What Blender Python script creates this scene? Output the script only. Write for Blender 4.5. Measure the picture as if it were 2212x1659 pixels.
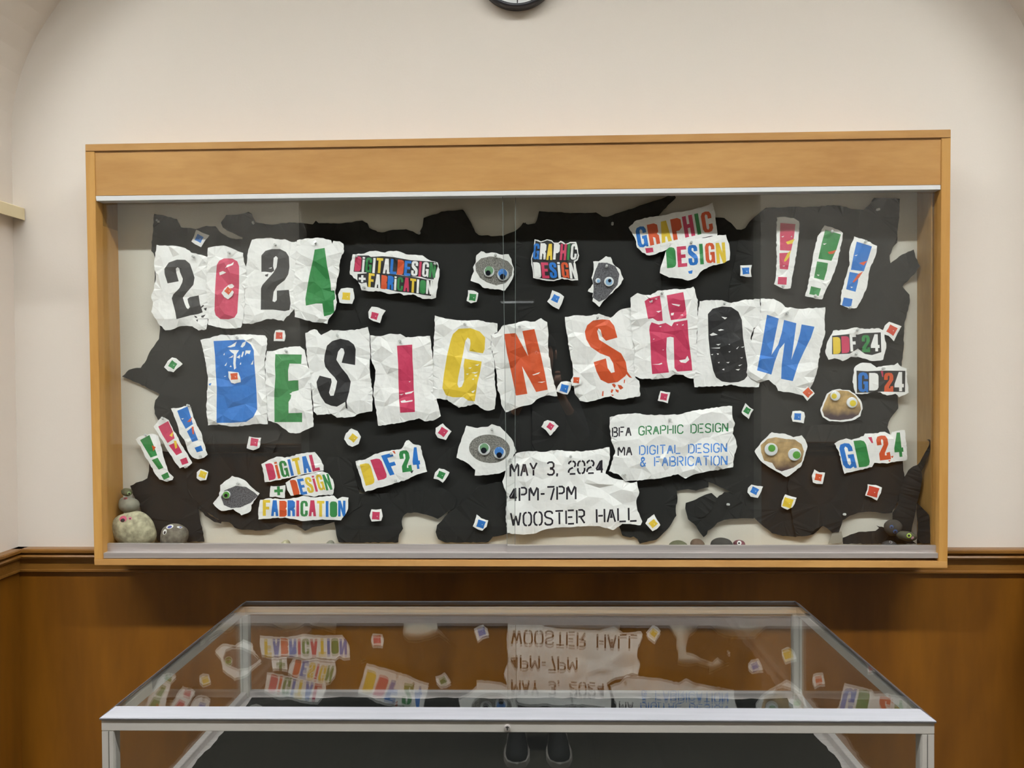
import bpy, bmesh, math, random
from mathutils import Vector, Matrix
from mathutils.geometry import delaunay_2d_cdt, intersect_point_tri_2d
random.seed(7)
for o in list(bpy.data.objects): bpy.data.objects.remove(o)
SC = bpy.context.scene
COL = SC.collection
ZO = 1.0      # height of the wall case's underside above the floor

# ---------------------------------------------------------------- camera
F, CX, CY, CZ, YAW, PITCH, ROLL = 1653.36, .0765, -2.1721, .5516 + ZO, .0342, -.0143, -.0072
def axes():
    cy, sy, cp, sp = math.cos(YAW), math.sin(YAW), math.cos(PITCH), math.sin(PITCH)
    f = Vector((-sy*cp, cy*cp, sp)); r = Vector((cy, sy, 0)); u = r.cross(f)
    return r*math.cos(ROLL)+u*math.sin(ROLL), -r*math.sin(ROLL)+u*math.cos(ROLL), f
AR, AU, AF = axes()
cam = bpy.data.cameras.new('camera'); cam.sensor_width = 36; cam.sensor_fit = 'HORIZONTAL'
cam.lens = F/2212*36; cam.clip_start = .02
co = bpy.data.objects.new('camera', cam); COL.objects.link(co)
m = Matrix.Identity(4)
for i, a in enumerate((AR, AU, -AF)):
    for j in range(3): m[j][i] = a[j]
m.translation = (CX, CY, CZ)
co.matrix_world = m
SC.camera = co
CAM = Vector((CX, CY, CZ))
def unp(px, py, Y):
    """the point of the vertical plane at depth Y that the photograph shows at (px, py)"""
    d = AF + AR*((px-1106)/F) - AU*((py-829.5)/F)
    return CAM + d*((Y-CY)/d.y)

# ---------------------------------------------------------------- world, exposure, lamps
w = bpy.data.worlds.new('world'); SC.world = w; w.use_nodes = True
w.node_tree.nodes['Background'].inputs[0].default_value = (.9, .85, .78, 1)
w.node_tree.nodes['Background'].inputs[1].default_value = .02
vs = SC.view_settings
vs.view_transform = 'Standard'; vs.look = 'None'; vs.gamma = 1; vs.use_curve_mapping = False
vs.exposure = 0.55
LAMP_STRENGTH = 84.0
LAMP_COLOR = (.97, 1.0, 1.0)

# ---------------------------------------------------------------- materials
MATS = {}
def srgb(r, g, b):
    f = lambda c: (c/255/12.92) if c/255 <= .04045 else ((c/255+.055)/1.055)**2.4
    return (f(r), f(g), f(b), 1)
def mat(name, col, rough=.6, metal=0, noise=0, nscale=8, stretch=(1, 1, 1), bump=0, bscale=60, spec=.5, emit=0, aniso=None):
    if name in MATS: return MATS[name]
    M = bpy.data.materials.new(name); M.use_nodes = True; MATS[name] = M
    nt = M.node_tree; b = nt.nodes['Principled BSDF']
    b.inputs['Roughness'].default_value = rough; b.inputs['Metallic'].default_value = metal
    b.inputs['Specular IOR Level'].default_value = spec
    b.inputs['Base Color'].default_value = col
    M.diffuse_color = col
    if emit:
        b.inputs['Emission Color'].default_value = col; b.inputs['Emission Strength'].default_value = emit
    tc = nt.nodes.new('ShaderNodeTexCoord'); mp = nt.nodes.new('ShaderNodeMapping')
    mp.inputs['Scale'].default_value = stretch; nt.links.new(tc.outputs['Object'], mp.inputs[0])
    if noise:
        n = nt.nodes.new('ShaderNodeTexNoise'); n.inputs['Scale'].default_value = nscale; n.inputs['Detail'].default_value = 6
        nt.links.new(mp.outputs[0], n.inputs['Vector'])
        r = nt.nodes.new('ShaderNodeValToRGB'); r.color_ramp.elements[0].position = .3; r.color_ramp.elements[1].position = .7
        r.color_ramp.elements[0].color = tuple(c*(1-noise) for c in col[:3])+(1,)
        r.color_ramp.elements[1].color = tuple(min(1, c*(1+noise)) for c in col[:3])+(1,)
        nt.links.new(n.outputs['Fac'], r.inputs[0]); nt.links.new(r.outputs[0], b.inputs['Base Color'])
    if bump:
        n = nt.nodes.new('ShaderNodeTexNoise'); n.inputs['Scale'].default_value = bscale; n.inputs['Detail'].default_value = 4
        nt.links.new(tc.outputs['Object'], n.inputs['Vector'])
        bp = nt.nodes.new('ShaderNodeBump'); bp.inputs['Strength'].default_value = bump; bp.inputs['Distance'].default_value = .002
        nt.links.new(n.outputs['Fac'], bp.inputs['Height']); nt.links.new(bp.outputs[0], b.inputs['Normal'])
    return M
def wood(name, c1, c2, scale=(1, 1, 1), rough=.4, big=2.0, bump=.05, coat=0.0, fine=.42):
    """two-tone wood: broad blotches plus fine streaks stretched along the grain"""
    M = bpy.data.materials.new(name); M.use_nodes = True; MATS[name] = M
    nt = M.node_tree; b = nt.nodes['Principled BSDF']; b.inputs['Roughness'].default_value = rough
    b.inputs['Coat Weight'].default_value = coat
    tc = nt.nodes.new('ShaderNodeTexCoord'); mp = nt.nodes.new('ShaderNodeMapping')
    mp.inputs['Scale'].default_value = scale; nt.links.new(tc.outputs['Object'], mp.inputs[0])
    n1 = nt.nodes.new('ShaderNodeTexNoise'); n1.inputs['Scale'].default_value = big; n1.inputs['Detail'].default_value = 3; n1.inputs['Distortion'].default_value = .6
    n2 = nt.nodes.new('ShaderNodeTexNoise'); n2.inputs['Scale'].default_value = big*9; n2.inputs['Detail'].default_value = 8; n2.inputs['Distortion'].default_value = .3
    for n in (n1, n2): nt.links.new(mp.outputs[0], n.inputs['Vector'])
    mx = nt.nodes.new('ShaderNodeMix'); mx.inputs[0].default_value = fine
    nt.links.new(n1.outputs['Fac'], mx.inputs[2]); nt.links.new(n2.outputs['Fac'], mx.inputs[3])
    r = nt.nodes.new('ShaderNodeValToRGB'); r.color_ramp.elements[0].position = .36; r.color_ramp.elements[1].position = .64
    r.color_ramp.elements[0].color = c1; r.color_ramp.elements[1].color = c2
    nt.links.new(mx.outputs[0], r.inputs[0]); nt.links.new(r.outputs[0], b.inputs['Base Color'])
    bp = nt.nodes.new('ShaderNodeBump'); bp.inputs['Strength'].default_value = bump; bp.inputs['Distance'].default_value = .001
    nt.links.new(n2.outputs['Fac'], bp.inputs['Height']); nt.links.new(bp.outputs[0], b.inputs['Normal'])
    return M
def pane_mat(name, tint, f0=.04):
    """thin clear pane: transparent, mirroring more at glancing angles"""
    M = bpy.data.materials.new(name); M.use_nodes = True; MATS[name] = M
    nt = M.node_tree; nt.nodes.remove(nt.nodes['Principled BSDF']); out = nt.nodes['Material Output']
    t = nt.nodes.new('ShaderNodeBsdfTransparent'); t.inputs[0].default_value = tint
    g = nt.nodes.new('ShaderNodeBsdfGlossy'); g.inputs['Roughness'].default_value = 0.0; g.inputs[0].default_value = (1, 1, 1, 1)
    lw = nt.nodes.new('ShaderNodeLayerWeight'); lw.inputs['Blend'].default_value = .5
    p = nt.nodes.new('ShaderNodeMath'); p.operation = 'POWER'; p.inputs[1].default_value = 5
    nt.links.new(lw.outputs['Facing'], p.inputs[0])
    a = nt.nodes.new('ShaderNodeMath'); a.operation = 'MULTIPLY_ADD'; a.inputs[1].default_value = 1-f0; a.inputs[2].default_value = f0
    nt.links.new(p.outputs[0], a.inputs[0])
    mx = nt.nodes.new('ShaderNodeMixShader'); nt.links.new(a.outputs[0], mx.inputs[0]); nt.links.new(t.outputs[0], mx.inputs[1]); nt.links.new(g.outputs[0], mx.inputs[2])
    nt.links.new(mx.outputs[0], out.inputs[0])
    return M
HALLP = mat('hall_paint', srgb(176, 170, 160), .9)
PLASTER = mat('plaster', srgb(222, 213, 203), .85, bump=.12, bscale=140)
CEIL = mat('ceiling_paint', srgb(150, 146, 136), .9)
WAIN = wood('wainscot_veneer', srgb(98, 58, 10), srgb(134, 84, 18), (3.2, 3.2, .55), .38, 1.3, fine=.16)
RAILW = wood('rail_wood', srgb(112, 74, 26), srgb(138, 94, 40), (.6, 6, 8), .3, 3)
MAPLE_H = wood('maple_along', srgb(172, 124, 68), srgb(196, 150, 90), (.8, 3, 4), .33, 2.0, coat=.15, fine=.25)
MAPLE_V = wood('maple_upright', srgb(180, 130, 64), srgb(196, 148, 80), (7, 5, .8), .4, 2.2, fine=.25)
PLYIN = wood('case_inside_ply', srgb(150, 112, 58), srgb(172, 134, 76), (4, 4, .7), .5, 2)
BOARD = mat('board_cloth', srgb(212, 208, 196), .95, bump=.25, bscale=500, noise=.04, nscale=3)
ALU = mat('brushed_aluminium', srgb(188, 181, 178), .36, .55, noise=.08, nscale=6, stretch=(1, 30, 30))
ALUT = mat('polished_aluminium', srgb(126, 125, 129), .40, .85, noise=.06, nscale=6, stretch=(1, 30, 30))
ALUM = mat('matte_aluminium', srgb(176, 171, 164), .45, .2, noise=.06, nscale=5)
ALUW = mat('white_aluminium', srgb(222, 222, 222), .4, .3)
GLASS = pane_mat('pane_glass', (.985, .99, .985, 1))
GLASS2 = pane_mat('case_glass', (.975, .985, .98, 1), .045)
GEDGE = mat('glass_edge', srgb(116, 126, 122), .3, 0)
WHITE = mat('paper_white', srgb(242, 242, 240), .75, bump=.18, bscale=90, spec=.3)
def creases(M, amount):
    """fine creases between small flat facets, as in paper that has been crushed and opened again"""
    nt = M.node_tree; b = nt.nodes['Principled BSDF']; old = [l.from_node for l in nt.links if l.to_socket == b.inputs['Normal']][0]
    tc = [n for n in nt.nodes if n.type == 'TEX_COORD'][0]
    nz = nt.nodes.new('ShaderNodeTexNoise'); nz.inputs['Scale'].default_value = 18; nt.links.new(tc.outputs['Object'], nz.inputs['Vector'])
    ad = nt.nodes.new('ShaderNodeVectorMath'); ad.operation = 'MULTIPLY_ADD'; ad.inputs[1].default_value = (.02, .02, .02)
    nt.links.new(nz.outputs['Color'], ad.inputs[0]); nt.links.new(tc.outputs['Object'], ad.inputs[2])
    prev = None
    for sc, k in ((38, 1.0), (85, .5)):
        v = nt.nodes.new('ShaderNodeTexVoronoi'); v.feature = 'F1'; v.distance = 'MANHATTAN' if sc < 50 else 'EUCLIDEAN'; v.inputs['Scale'].default_value = sc
        nt.links.new(ad.outputs[0], v.inputs['Vector'])
        bp = nt.nodes.new('ShaderNodeBump'); bp.inputs['Strength'].default_value = amount*k; bp.inputs['Distance'].default_value = .16/sc
        nt.links.new(v.outputs['Distance'], bp.inputs['Height'])
        nt.links.new((prev or old).outputs[0], bp.inputs['Normal']); prev = bp
    nt.links.new(prev.outputs[0], b.inputs['Normal'])
creases(WHITE, .22)
BLACKP = mat('black_paper', srgb(44, 44, 43), .88, bump=.15, bscale=30, spec=.15)
INK = {'K': mat('ink_black', srgb(44, 44, 46), .5), 'M': mat('ink_magenta', srgb(205, 62, 98), .5), 'O': mat('ink_orange', srgb(215, 88, 46), .5),
       'Y': mat('ink_yellow', srgb(232, 200, 62), .5), 'G': mat('ink_green', srgb(52, 138, 74), .5), 'B': mat('ink_blue', srgb(36, 118, 205), .5),
       'W': WHITE, 'R': mat('ink_red', srgb(205, 72, 50), .5), 'L': mat('ink_light_blue', srgb(70, 140, 225), .5), 'g': mat('ink_stencil_green', srgb(40, 128, 72), .5),
       'n': mat('ink_stencil_black', srgb(32, 28, 38), .5)}
for k_ in 'KMOYGBR':
    m_ = INK[k_]; nt_ = m_.node_tree; n_ = nt_.nodes.new('ShaderNodeBump'); n_.inputs['Strength'].default_value = 0; nt_.links.new(n_.outputs[0], nt_.nodes['Principled BSDF'].inputs['Normal']); creases(m_, .2)
CNAME = {'K': 'black', 'M': 'magenta', 'O': 'orange', 'Y': 'yellow', 'G': 'green', 'B': 'blue', 'W': 'white', 'R': 'red', 'L': 'light blue', 'g': 'green', 'n': 'black'}

# ---------------------------------------------------------------- object helpers
def link(name, me, parent=None, mats=None):
    o = bpy.data.objects.new(name, me); COL.objects.link(o)
    for M in (mats or []):
        me.materials.append(M)
    if parent is not None: o.parent = parent
    return o
def tag(o, label=None, cat=None, group=None, kind=None):
    if label: o['label'] = label
    if cat: o['category'] = cat
    if group: o['group'] = group
    if kind: o['kind'] = kind
    return o
def empty(name, loc, label, cat, group=None, rz=0):
    o = bpy.data.objects.new(name, None); COL.objects.link(o); o.location = loc; o.rotation_euler.z = rz
    o.empty_display_size = .02
    return tag(o, label, cat, group)
def from_bm(name, bm, M, parent=None, smooth=False, bevel=0, local=False):
    if bevel:
        bmesh.ops.bevel(bm, geom=[e for e in bm.edges], offset=bevel, segments=2, affect='EDGES', clamp_overlap=True)
    bmesh.ops.recalc_face_normals(bm, faces=bm.faces)
    if parent is not None and not local:
        bmesh.ops.transform(bm, matrix=(Matrix.Translation(parent.location) @ parent.rotation_euler.to_matrix().to_4x4()).inverted(), verts=bm.verts)
    me = bpy.data.meshes.new(name); bm.to_mesh(me); bm.free()
    if smooth:
        for p in me.polygons: p.use_smooth = True
    return link(name, me, parent, [M])
def add_box(bm, x0, x1, y0, y1, z0, z1):
    v = [bm.verts.new((x, y, z)) for x in (x0, x1) for y in (y0, y1) for z in (z0, z1)]
    for f in ((0, 1, 3, 2), (4, 6, 7, 5), (0, 4, 5, 1), (2, 3, 7, 6), (0, 2, 6, 4), (1, 5, 7, 3)): bm.faces.new([v[i] for i in f])
def box(name, x0, x1, y0, y1, z0, z1, M, parent=None, bevel=0, local=False):
    bm = bmesh.new(); add_box(bm, x0, x1, y0, y1, z0, z1)
    return from_bm(name, bm, M, parent, bevel=bevel, local=local)
def slab(name, quad, Y0, Y1, M, parent=None, bevel=0.0):
    """straight board whose front face at depth Y0 has the outline seen in the photograph"""
    bm = bmesh.new()
    a = [unp(x, y, Y0) for x, y in quad]
    f = [bm.verts.new(p) for p in a]; g = [bm.verts.new((p.x, Y1, p.z)) for p in a]
    n = len(f)
    bm.faces.new(f); bm.faces.new(g[::-1])
    for i in range(n): bm.faces.new((f[i], g[i], g[(i+1) % n], f[(i+1) % n]))
    return from_bm(name, bm, M, parent, bevel=bevel)
def extrude_profile(bm, prof, a, b, axis):
    """closed profile of (u, z) swept between two ends; axis 'x': u is y, axis 'y': u is x"""
    r = []
    for t in (a, b):
        r.append([bm.verts.new((t, u, z) if axis == 'x' else (u, t, z)) for u, z in prof])
    n = len(prof)
    for i in range(n): bm.faces.new((r[0][i], r[0][(i+1) % n], r[1][(i+1) % n], r[1][i]))
    bm.faces.new(r[0]); bm.faces.new(r[1][::-1])
def tube(bm, pts, r, seg=10):
    rings = []
    for i, p in enumerate(pts):
        p = Vector(p); d = (Vector(pts[min(i+1, len(pts)-1)])-Vector(pts[max(i-1, 0)])).normalized()
        a = d.orthogonal().normalized(); b = d.cross(a); rr = r[i] if isinstance(r, (list, tuple)) else r
        rings.append([bm.verts.new(p+(a*math.cos(t*2*math.pi/seg)+b*math.sin(t*2*math.pi/seg))*rr) for t in range(seg)])
    for i in range(len(rings)-1):
        for k in range(seg): bm.faces.new((rings[i][k], rings[i][(k+1) % seg], rings[i+1][(k+1) % seg], rings[i+1][k]))
    bm.faces.new(rings[0][::-1]); bm.faces.new(rings[-1])
def lathe_y(bm, c, prof, seg=24):
    """profile of (radius, y offset) turned about the axis through c that points at the viewer"""
    rings = []
    for r, dy in prof:
        if r < 1e-6: rings.append([bm.verts.new((c[0], c[1]+dy, c[2]))]*seg)
        else: rings.append([bm.verts.new((c[0]+r*math.cos(t*2*math.pi/seg), c[1]+dy, c[2]+r*math.sin(t*2*math.pi/seg))) for t in range(seg)])
    for i in range(len(rings)-1):
        for k in range(seg):
            q = [rings[i][k], rings[i][(k+1) % seg], rings[i+1][(k+1) % seg], rings[i+1][k]]
            q = list(dict.fromkeys(q))
            if len(q) > 2: bm.faces.new(q)

# ---------------------------------------------------------------- the room
WY = .15                      # recessed wall behind the case
FY = -.05                     # face of the wall around the arched recess
XL, XR, XM, AX, SPR, RISE = -1.545, 1.58, .0175, 1.5625, 2.30, .92
HX, HY, HZ = 5.5, -3.6, 4.7   # hall half-width, its opposite wall, its ceiling
arch = [(XM+AX*math.cos(t), SPR+RISE*math.sin(t)) for t in [math.pi*k/48 for k in range(49)]]
def struct(name, bm, M, smooth=False):
    return tag(from_bm(name, bm, M, smooth=smooth), kind='structure')
bm = bmesh.new()
f = [bm.verts.new((x, WY, z)) for x, z in [(XL, 0)]+arch[::-1]+[(XR, 0)]]; bm.faces.new(f)
g = [bm.verts.new((x, WY+.15, z)) for x, z in [(XL-.05, 0)]+[(x*1.03, z*1.01) for x, z in arch[::-1]]+[(XR+.05, 0)]]; bm.faces.new(g[::-1])
for i in range(len(f)): bm.faces.new((f[i], g[i], g[(i+1) % len(f)], f[(i+1) % len(f)]))
struct('wall_back', bm, PLASTER)
# the reveal of the arched recess: left cheek, arched soffit, right cheek
for nm, pts in (('wall_left', [(XL, 0), (XL, SPR)]), ('wall_right', [(XR, SPR), (XR, 0)])):
    bm = bmesh.new(); x = pts[0][0]; s = -1 if x < 0 else 1
    add_box(bm, min(x, x+s*.05), max(x, x+s*.05), FY, WY+.1, 0, SPR); struct(nm, bm, PLASTER)
bm = bmesh.new()
ri = [[bm.verts.new((x, y, z)) for x, z in arch] for y in (FY, WY+.1)]
ro = [[bm.verts.new((XM+(x-XM)*1.03, y, SPR+(z-SPR)*1.05)) for x, z in arch] for y in (FY, WY+.1)]
for i in range(48):
    bm.faces.new((ri[0][i], ri[0][i+1], ri[1][i+1], ri[1][i])); bm.faces.new((ro[0][i], ro[1][i], ro[1][i+1], ro[0][i+1]))
    bm.faces.new((ri[0][i], ro[0][i], ro[0][i+1], ri[0][i+1]))
struct('trim_1', bm, PLASTER, False)
# hall wall around the recess
bm = bmesh.new()
outer = []
for x, z in arch:
    a = math.atan2(z-SPR, x-XM)
    outer.append((HX if a < .3 else -HX if a > math.pi-.3 else HX*(1-2*(a-.3)/(math.pi-.6)), HZ if .3 <= a <= math.pi-.3 else SPR+(HZ-SPR)*(min(a, math.pi-a)/.3)))
vi = [bm.verts.new((x, FY, z)) for x, z in arch]; vo = [bm.verts.new((x, FY, z)) for x, z in outer]
for i in range(48): bm.faces.new((vi[i], vi[i+1], vo[i+1], vo[i]))
for s, xi, X in ((0, XR, HX), (48, XL, -HX)):
    bm.faces.new((vi[s], vo[s], bm.verts.new((X, FY, 0)), bm.verts.new((xi, FY, 0))))
struct('wall_front', bm, PLASTER)
bm = bmesh.new(); add_box(bm, -HX, HX, -24, .3, -.1, 0)
struct('floor', bm, mat('floor_terrazzo', srgb(84, 80, 70), .35, noise=.15, nscale=60))
bm = bmesh.new(); add_box(bm, -HX, HX, HY-.2, .3, HZ, HZ+.1); struct('ceiling', bm, CEIL)
for nm, x in (('wall_west', -HX), ('wall_east', HX)):
    bm = bmesh.new(); add_box(bm, x-.05, x+.05, HY, FY, 0, HZ); struct(nm, bm, HALLP)
# opposite wall with a wide dim corridor opening
OX0, OX1 = -1.75, 1.75
bm = bmesh.new()
add_box(bm, -HX, OX0, HY-.2, HY, 0, HZ); add_box(bm, OX1, HX, HY-.2, HY, 0, HZ); add_box(bm, OX0, OX1, HY-.2, HY, 2.9, HZ)
struct('wall_south', bm, HALLP)
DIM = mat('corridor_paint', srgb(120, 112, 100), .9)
bm = bmesh.new(); add_box(bm, OX0-.1, OX0, -24, HY-.2, 0, 2.9); add_box(bm, OX1, OX1+.1, -24, HY-.2, 0, 2.9); add_box(bm, OX0, OX1, -24, HY-.2, 2.9, 3.0); add_box(bm, OX0, OX1, -24, -23.9, 0, 2.9)
struct('wall_corridor', bm, DIM)

# wainscot panel, chair rail (cap, bead, frieze, lower bead) on every wall of the recess and hall
RZ = unp(300, 1186, WY-.03).z
RAILZ = RZ
bmw = bmesh.new()
zlow = RAILZ-.073
add_box(bmw, XL+.006, XR-.006, WY-.006, WY, 0, zlow)
tag(from_bm('wall_wainscot', bmw, WAIN), kind='structure')
for nm, x0, x1 in (('wall_wainscot_left', XL, XL+.006), ('wall_wainscot_right', XR-.006, XR)):
    bm = bmesh.new(); add_box(bm, x0, x1, FY-.006, WY, 0, zlow); struct(nm, bm, WAIN)
bm = bmesh.new()
add_box(bm, -HX, XL, FY-.006, FY, 0, zlow); add_box(bm, XR, HX, FY-.006, FY, 0, zlow)
add_box(bm, -HX, OX0, HY, HY+.006, 0, zlow); add_box(bm, OX1, HX, HY, HY+.006, 0, zlow)
struct('wall_wainscot_hall', bm, WAIN)
def rail_prof(s, base):
    """chair rail section; s gives the side it stands out to"""
    T = RAILZ
    return [(base, T), (base+s*.030, T), (base+s*.032, T-.004), (base+s*.032, T-.011), (base+s*.022, T-.014), (base+s*.020, T-.018),
            (base+s*.027, T-.020), (base+s*.030, T-.025), (base+s*.027, T-.030), (base+s*.016, T-.033), (base+s*.014, T-.035),
            (base+s*.014, T-.066), (base+s*.018, T-.068), (base+s*.018, T-.073), (base+s*.010, T-.078), (base, T-.078)]
bm = bmesh.new(); extrude_profile(bm, rail_prof(-1, WY), XL, XR, 'x'); struct('trim_2', bm, RAILW)
bm = bmesh.new(); extrude_profile(bm, rail_prof(1, XL), FY-.02, WY, 'y'); struct('trim_3', bm, RAILW)
bm = bmesh.new(); extrude_profile(bm, rail_prof(-1, XR), FY-.02, WY, 'y'); struct('trim_4', bm, RAILW)
bm = bmesh.new(); extrude_profile(bm, rail_prof(-1, FY), -HX, XL, 'x'); extrude_profile(bm, rail_prof(-1, FY), XR, HX, 'x')
extrude_profile(bm, rail_prof(1, HY), -HX, OX0, 'x'); extrude_profile(bm, rail_prof(1, HY), OX1, HX, 'x'); struct('trim_5', bm, RAILW)
bm = bmesh.new(); add_box(bm, XL, XR, WY-.02, WY, 0, .12); struct('baseboard_back', bm, RAILW)

# ceiling fluorescents
LENS = mat('lamp_diffuser', LAMP_COLOR+(1,), .5, emit=LAMP_STRENGTH)
LBODY = mat('lamp_housing', srgb(225, 222, 214), .5); BAFF = mat('lamp_baffle', srgb(120, 118, 112), .7)
for k, (x, y, z, L, lab) in enumerate(((-2.35, -2.2, 4.55, 2.6, 'white fluorescent ceiling light at the left end of the hall row'),
                                   (0.05, -2.2, 4.55, 1.2, 'white fluorescent ceiling light in the middle of the hall row'),
                                   (2.4, -2.2, 4.55, 2.6, 'white fluorescent ceiling light at the right end of the hall row'))):
    e = empty('ceiling_light', (x, y, HZ), lab, 'ceiling light', 'fluorescent ceiling lights over the hall')
    box('housing', -L/2, L/2, -.14, .14, z-HZ+.02, 0, LBODY, e, local=True)
    box('diffuser', -L/2+.02, L/2-.02, -.12, .12, z-HZ, z-HZ+.02, LENS, e, local=True)
    for s_ in (-1, 1): box('baffle', -L/2, L/2, s_*.145-.005, s_*.145+.005, z-HZ-.155, 0, BAFF, e, local=True)  # unseen baffles, added to cut the lamps' light off the upper wall
LENS2 = mat('corridor_diffuser', LAMP_COLOR+(1,), .5, emit=1.0)
for y, lab in ((-12, 'nearer recessed corridor ceiling light'), (-20, 'farther recessed corridor ceiling light')):
    e = empty('corridor_light', (-.3, y, 2.9), lab, 'ceiling light', 'corridor ceiling lights')
    box('housing', -.32, .32, -.17, .17, -.03, 0, LBODY, e, local=True)
    box('diffuser', -.3, .3, -.15, .15, -.04, -.03, LENS2, e, local=True)

# ---------------------------------------------------------------- wall display case
base = unp(1106, 1224, 0); BY = .1153
case = empty('display_case', (0, .07, base.z), 'long maple-framed wall display case with sliding glass, hung above the wainscot', 'display case')
slab('top_board', [(184, 311.5), (2054, 279.5), (2054, 297), (184, 326.5)], -.002, WY-.034+.03, MAPLE_H, case, .0008)
slab('header_panel', [(203, 325.5), (2035, 297), (2034, 399), (206, 423)], .003, .02, MAPLE_H, case, .0005)
slab('side_board', [(184, 326.5), (204, 326), (222, 1208), (203.5, 1208.5)], 0, BY+.012, MAPLE_V, case, .0008)
slab('side_board', [(2034, 297), (2054, 296.5), (2047, 1214), (2028, 1213.5)], 0, BY+.012, MAPLE_V, case, .0008)
slab('bottom_board', [(203, 1208), (2047, 1213), (2047, 1227), (204, 1221)], -.001, BY+.002, MAPLE_H, case, .0008)
# ply lining of the sides, seen through the glass
zb, zt_ = unp(300, 1200, .03).z-.006, unp(1106, 411, .02).z+.02
LX = unp(257.5, 700, BY).x; RX = unp(1981, 700, BY).x
pl = unp(204, 330, 0).x; 
box('lining', LX-.0045, LX, .036, BY, zb, zt_, PLYIN, case)
box('lining', RX, RX+.0045, .036, BY, zb, zt_, PLYIN, case)
box('backboard', LX-.004, RX+.004, BY, BY+.012, base.z+.006, zt_+.09, BOARD, case)
box('case_floor', LX-.004, RX+.004, .036, BY, base.z+.016, base.z+.03, PLYIN, case)
box('case_roof', LX-.004, RX+.004, .022, BY, zt_, zt_+.01, PLYIN, case)
slab('upper_track', [(206, 423.5), (2032, 399.5), (2032, 409.5), (208, 434)], .002, .034, ALUW, case, .0006)
slab('lower_track', [(222, 1194.5), (2028, 1195), (2028, 1206), (222, 1206)], .004, .036, ALU, case, .0006)
# sliding panes: the left one runs behind, the right one in front
def pane(quad, Y0, chan, lab):
    g = slab('glass_door', quad, Y0, Y0+.004, GLASS, case); g['label'] = lab
    c = slab('bottom_channel', chan, Y0-.003, Y0+.007, ALU, None, .0006); c.parent = g
    c.data.transform(Matrix.Translation(-g.location)); c.matrix_parent_inverse = Matrix.Identity(4)
    for v in c.data.vertices: v.co -= case.location
    return g
gl = pane([(208, 432), (1114, 420), (1113, 1177), (226, 1177)], .028, [(226, 1174), (1113, 1177), (1113, 1194.5), (225, 1193.5)], 'rear sliding glass pane on the left')
gr = pane([(1085.5, 421), (2032, 408), (2024, 1180), (1095.5, 1180)], .017, [(1096, 1178.3), (2024, 1178.3), (2025, 1195), (1096, 1195)], 'front sliding glass pane on the right')
for q, Y, g in (([(1112.9, 421), (1113.9, 421), (1112.9, 1177), (1112.0, 1177)], .0275, gl), ([(1085.1, 421), (1086, 421), (1095.8, 1179), (1095, 1179)], .0165, gr)):
    e = slab('pane_edge', q, Y, Y+.005, GEDGE, None); e.parent = g
    for v in e.data.vertices: v.co -= case.location

# ---------------------------------------------------------------- glass table case on the floor
PHI = .0102
xl, xr, yf, yk, zt = -.7324, .7685, -.8109, -.1228, -.0644+ZO
TC = empty('table_case', (0, 0, 0), 'aluminium-framed glass table case standing below the wall display case', 'display case', rz=PHI)
# sloping top frame, four mitred lengths
run, zo, zi = .020, zt-.005, zt+.009
O = [(xl, yf), (xr, yf), (xr, yk), (xl, yk)]; I = [(xl+run, yf+run), (xr-run, yf+run), (xr-run, yk-run), (xl+run, yk-run)]
for k in range(4):
    a, b = k, (k+1) % 4
    bm = bmesh.new()
    P = [(O[a], zo), (O[b], zo), (I[b], zi), (I[a], zi), (I[a], zi-.004), (I[b], zi-.004), (O[b], zo-.004), (O[a], zo-.004)]
    v = [bm.verts.new((p[0], p[1], z)) for p, z in P]
    for fc in ((0, 1, 2, 3), (3, 2, 5, 4), (4, 5, 6, 7), (7, 6, 1, 0), (0, 3, 4, 7), (1, 6, 5, 2)): bm.faces.new([v[i] for i in fc])
    from_bm('top_rail', bm, ALUT, TC, local=True, bevel=.0006)
ins = .0025
fx0, fx1, fy0, fy1 = xl+ins, xr-ins, yf+ins, yk-ins
zA, zB = zo-.004, zo-.024        # fascia
for nm, b in (('fascia', (fx0, fx1, fy0, fy0+.012)), ('fascia', (fx0, fx1, fy1-.012, fy1)), ('fascia', (fx0, fx0+.012, fy0+.012, fy1-.012)), ('fascia', (fx1-.012, fx1, fy0+.012, fy1-.012))):
    box(nm, *b, zB, zA, ALUM, TC, bevel=.0008, local=True)
pw = .0225; DZ = .690
for sx, sy in ((0, 0), (1, 0), (0, 1), (1, 1)):
    x0 = fx0 if not sx else fx1-pw; y0 = fy0 if not sy else fy1-pw
    q = box('post', x0, x0+pw, y0, y0+pw, 0, zB, ALUM, TC, bevel=.0012, local=True)
    if not sy:
        xs = x0+(.0095 if sx else .013)
        box('joint_strip', xs, xs+.0009, y0-.0006, y0+.001, DZ, zB-.001, mat('dark_seam', srgb(70, 68, 64), .6), q, local=True)
for b in ((fx0+pw, fx1-pw, fy0+.002, fy0+.018), (fx0+pw, fx1-pw, fy1-.018, fy1-.002), (fx0+.002, fx0+.018, fy0+pw, fy1-pw), (fx1-.018, fx1-.002, fy0+pw, fy1-pw)):
    box('bottom_rail', *b, DZ-.02, DZ+.010, ALU, TC, bevel=.001, local=True)
box('deck', fx0+.018, fx1-.018, fy0+.018, fy1-.018, DZ-.02, DZ-.006, ALU, TC, local=True)
box('top_glass', xl+run-.002, xr-run+.002, yf+run-.002, yk-run+.002, zi-.0055, zi-.0015, GLASS2, TC, local=True)
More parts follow.
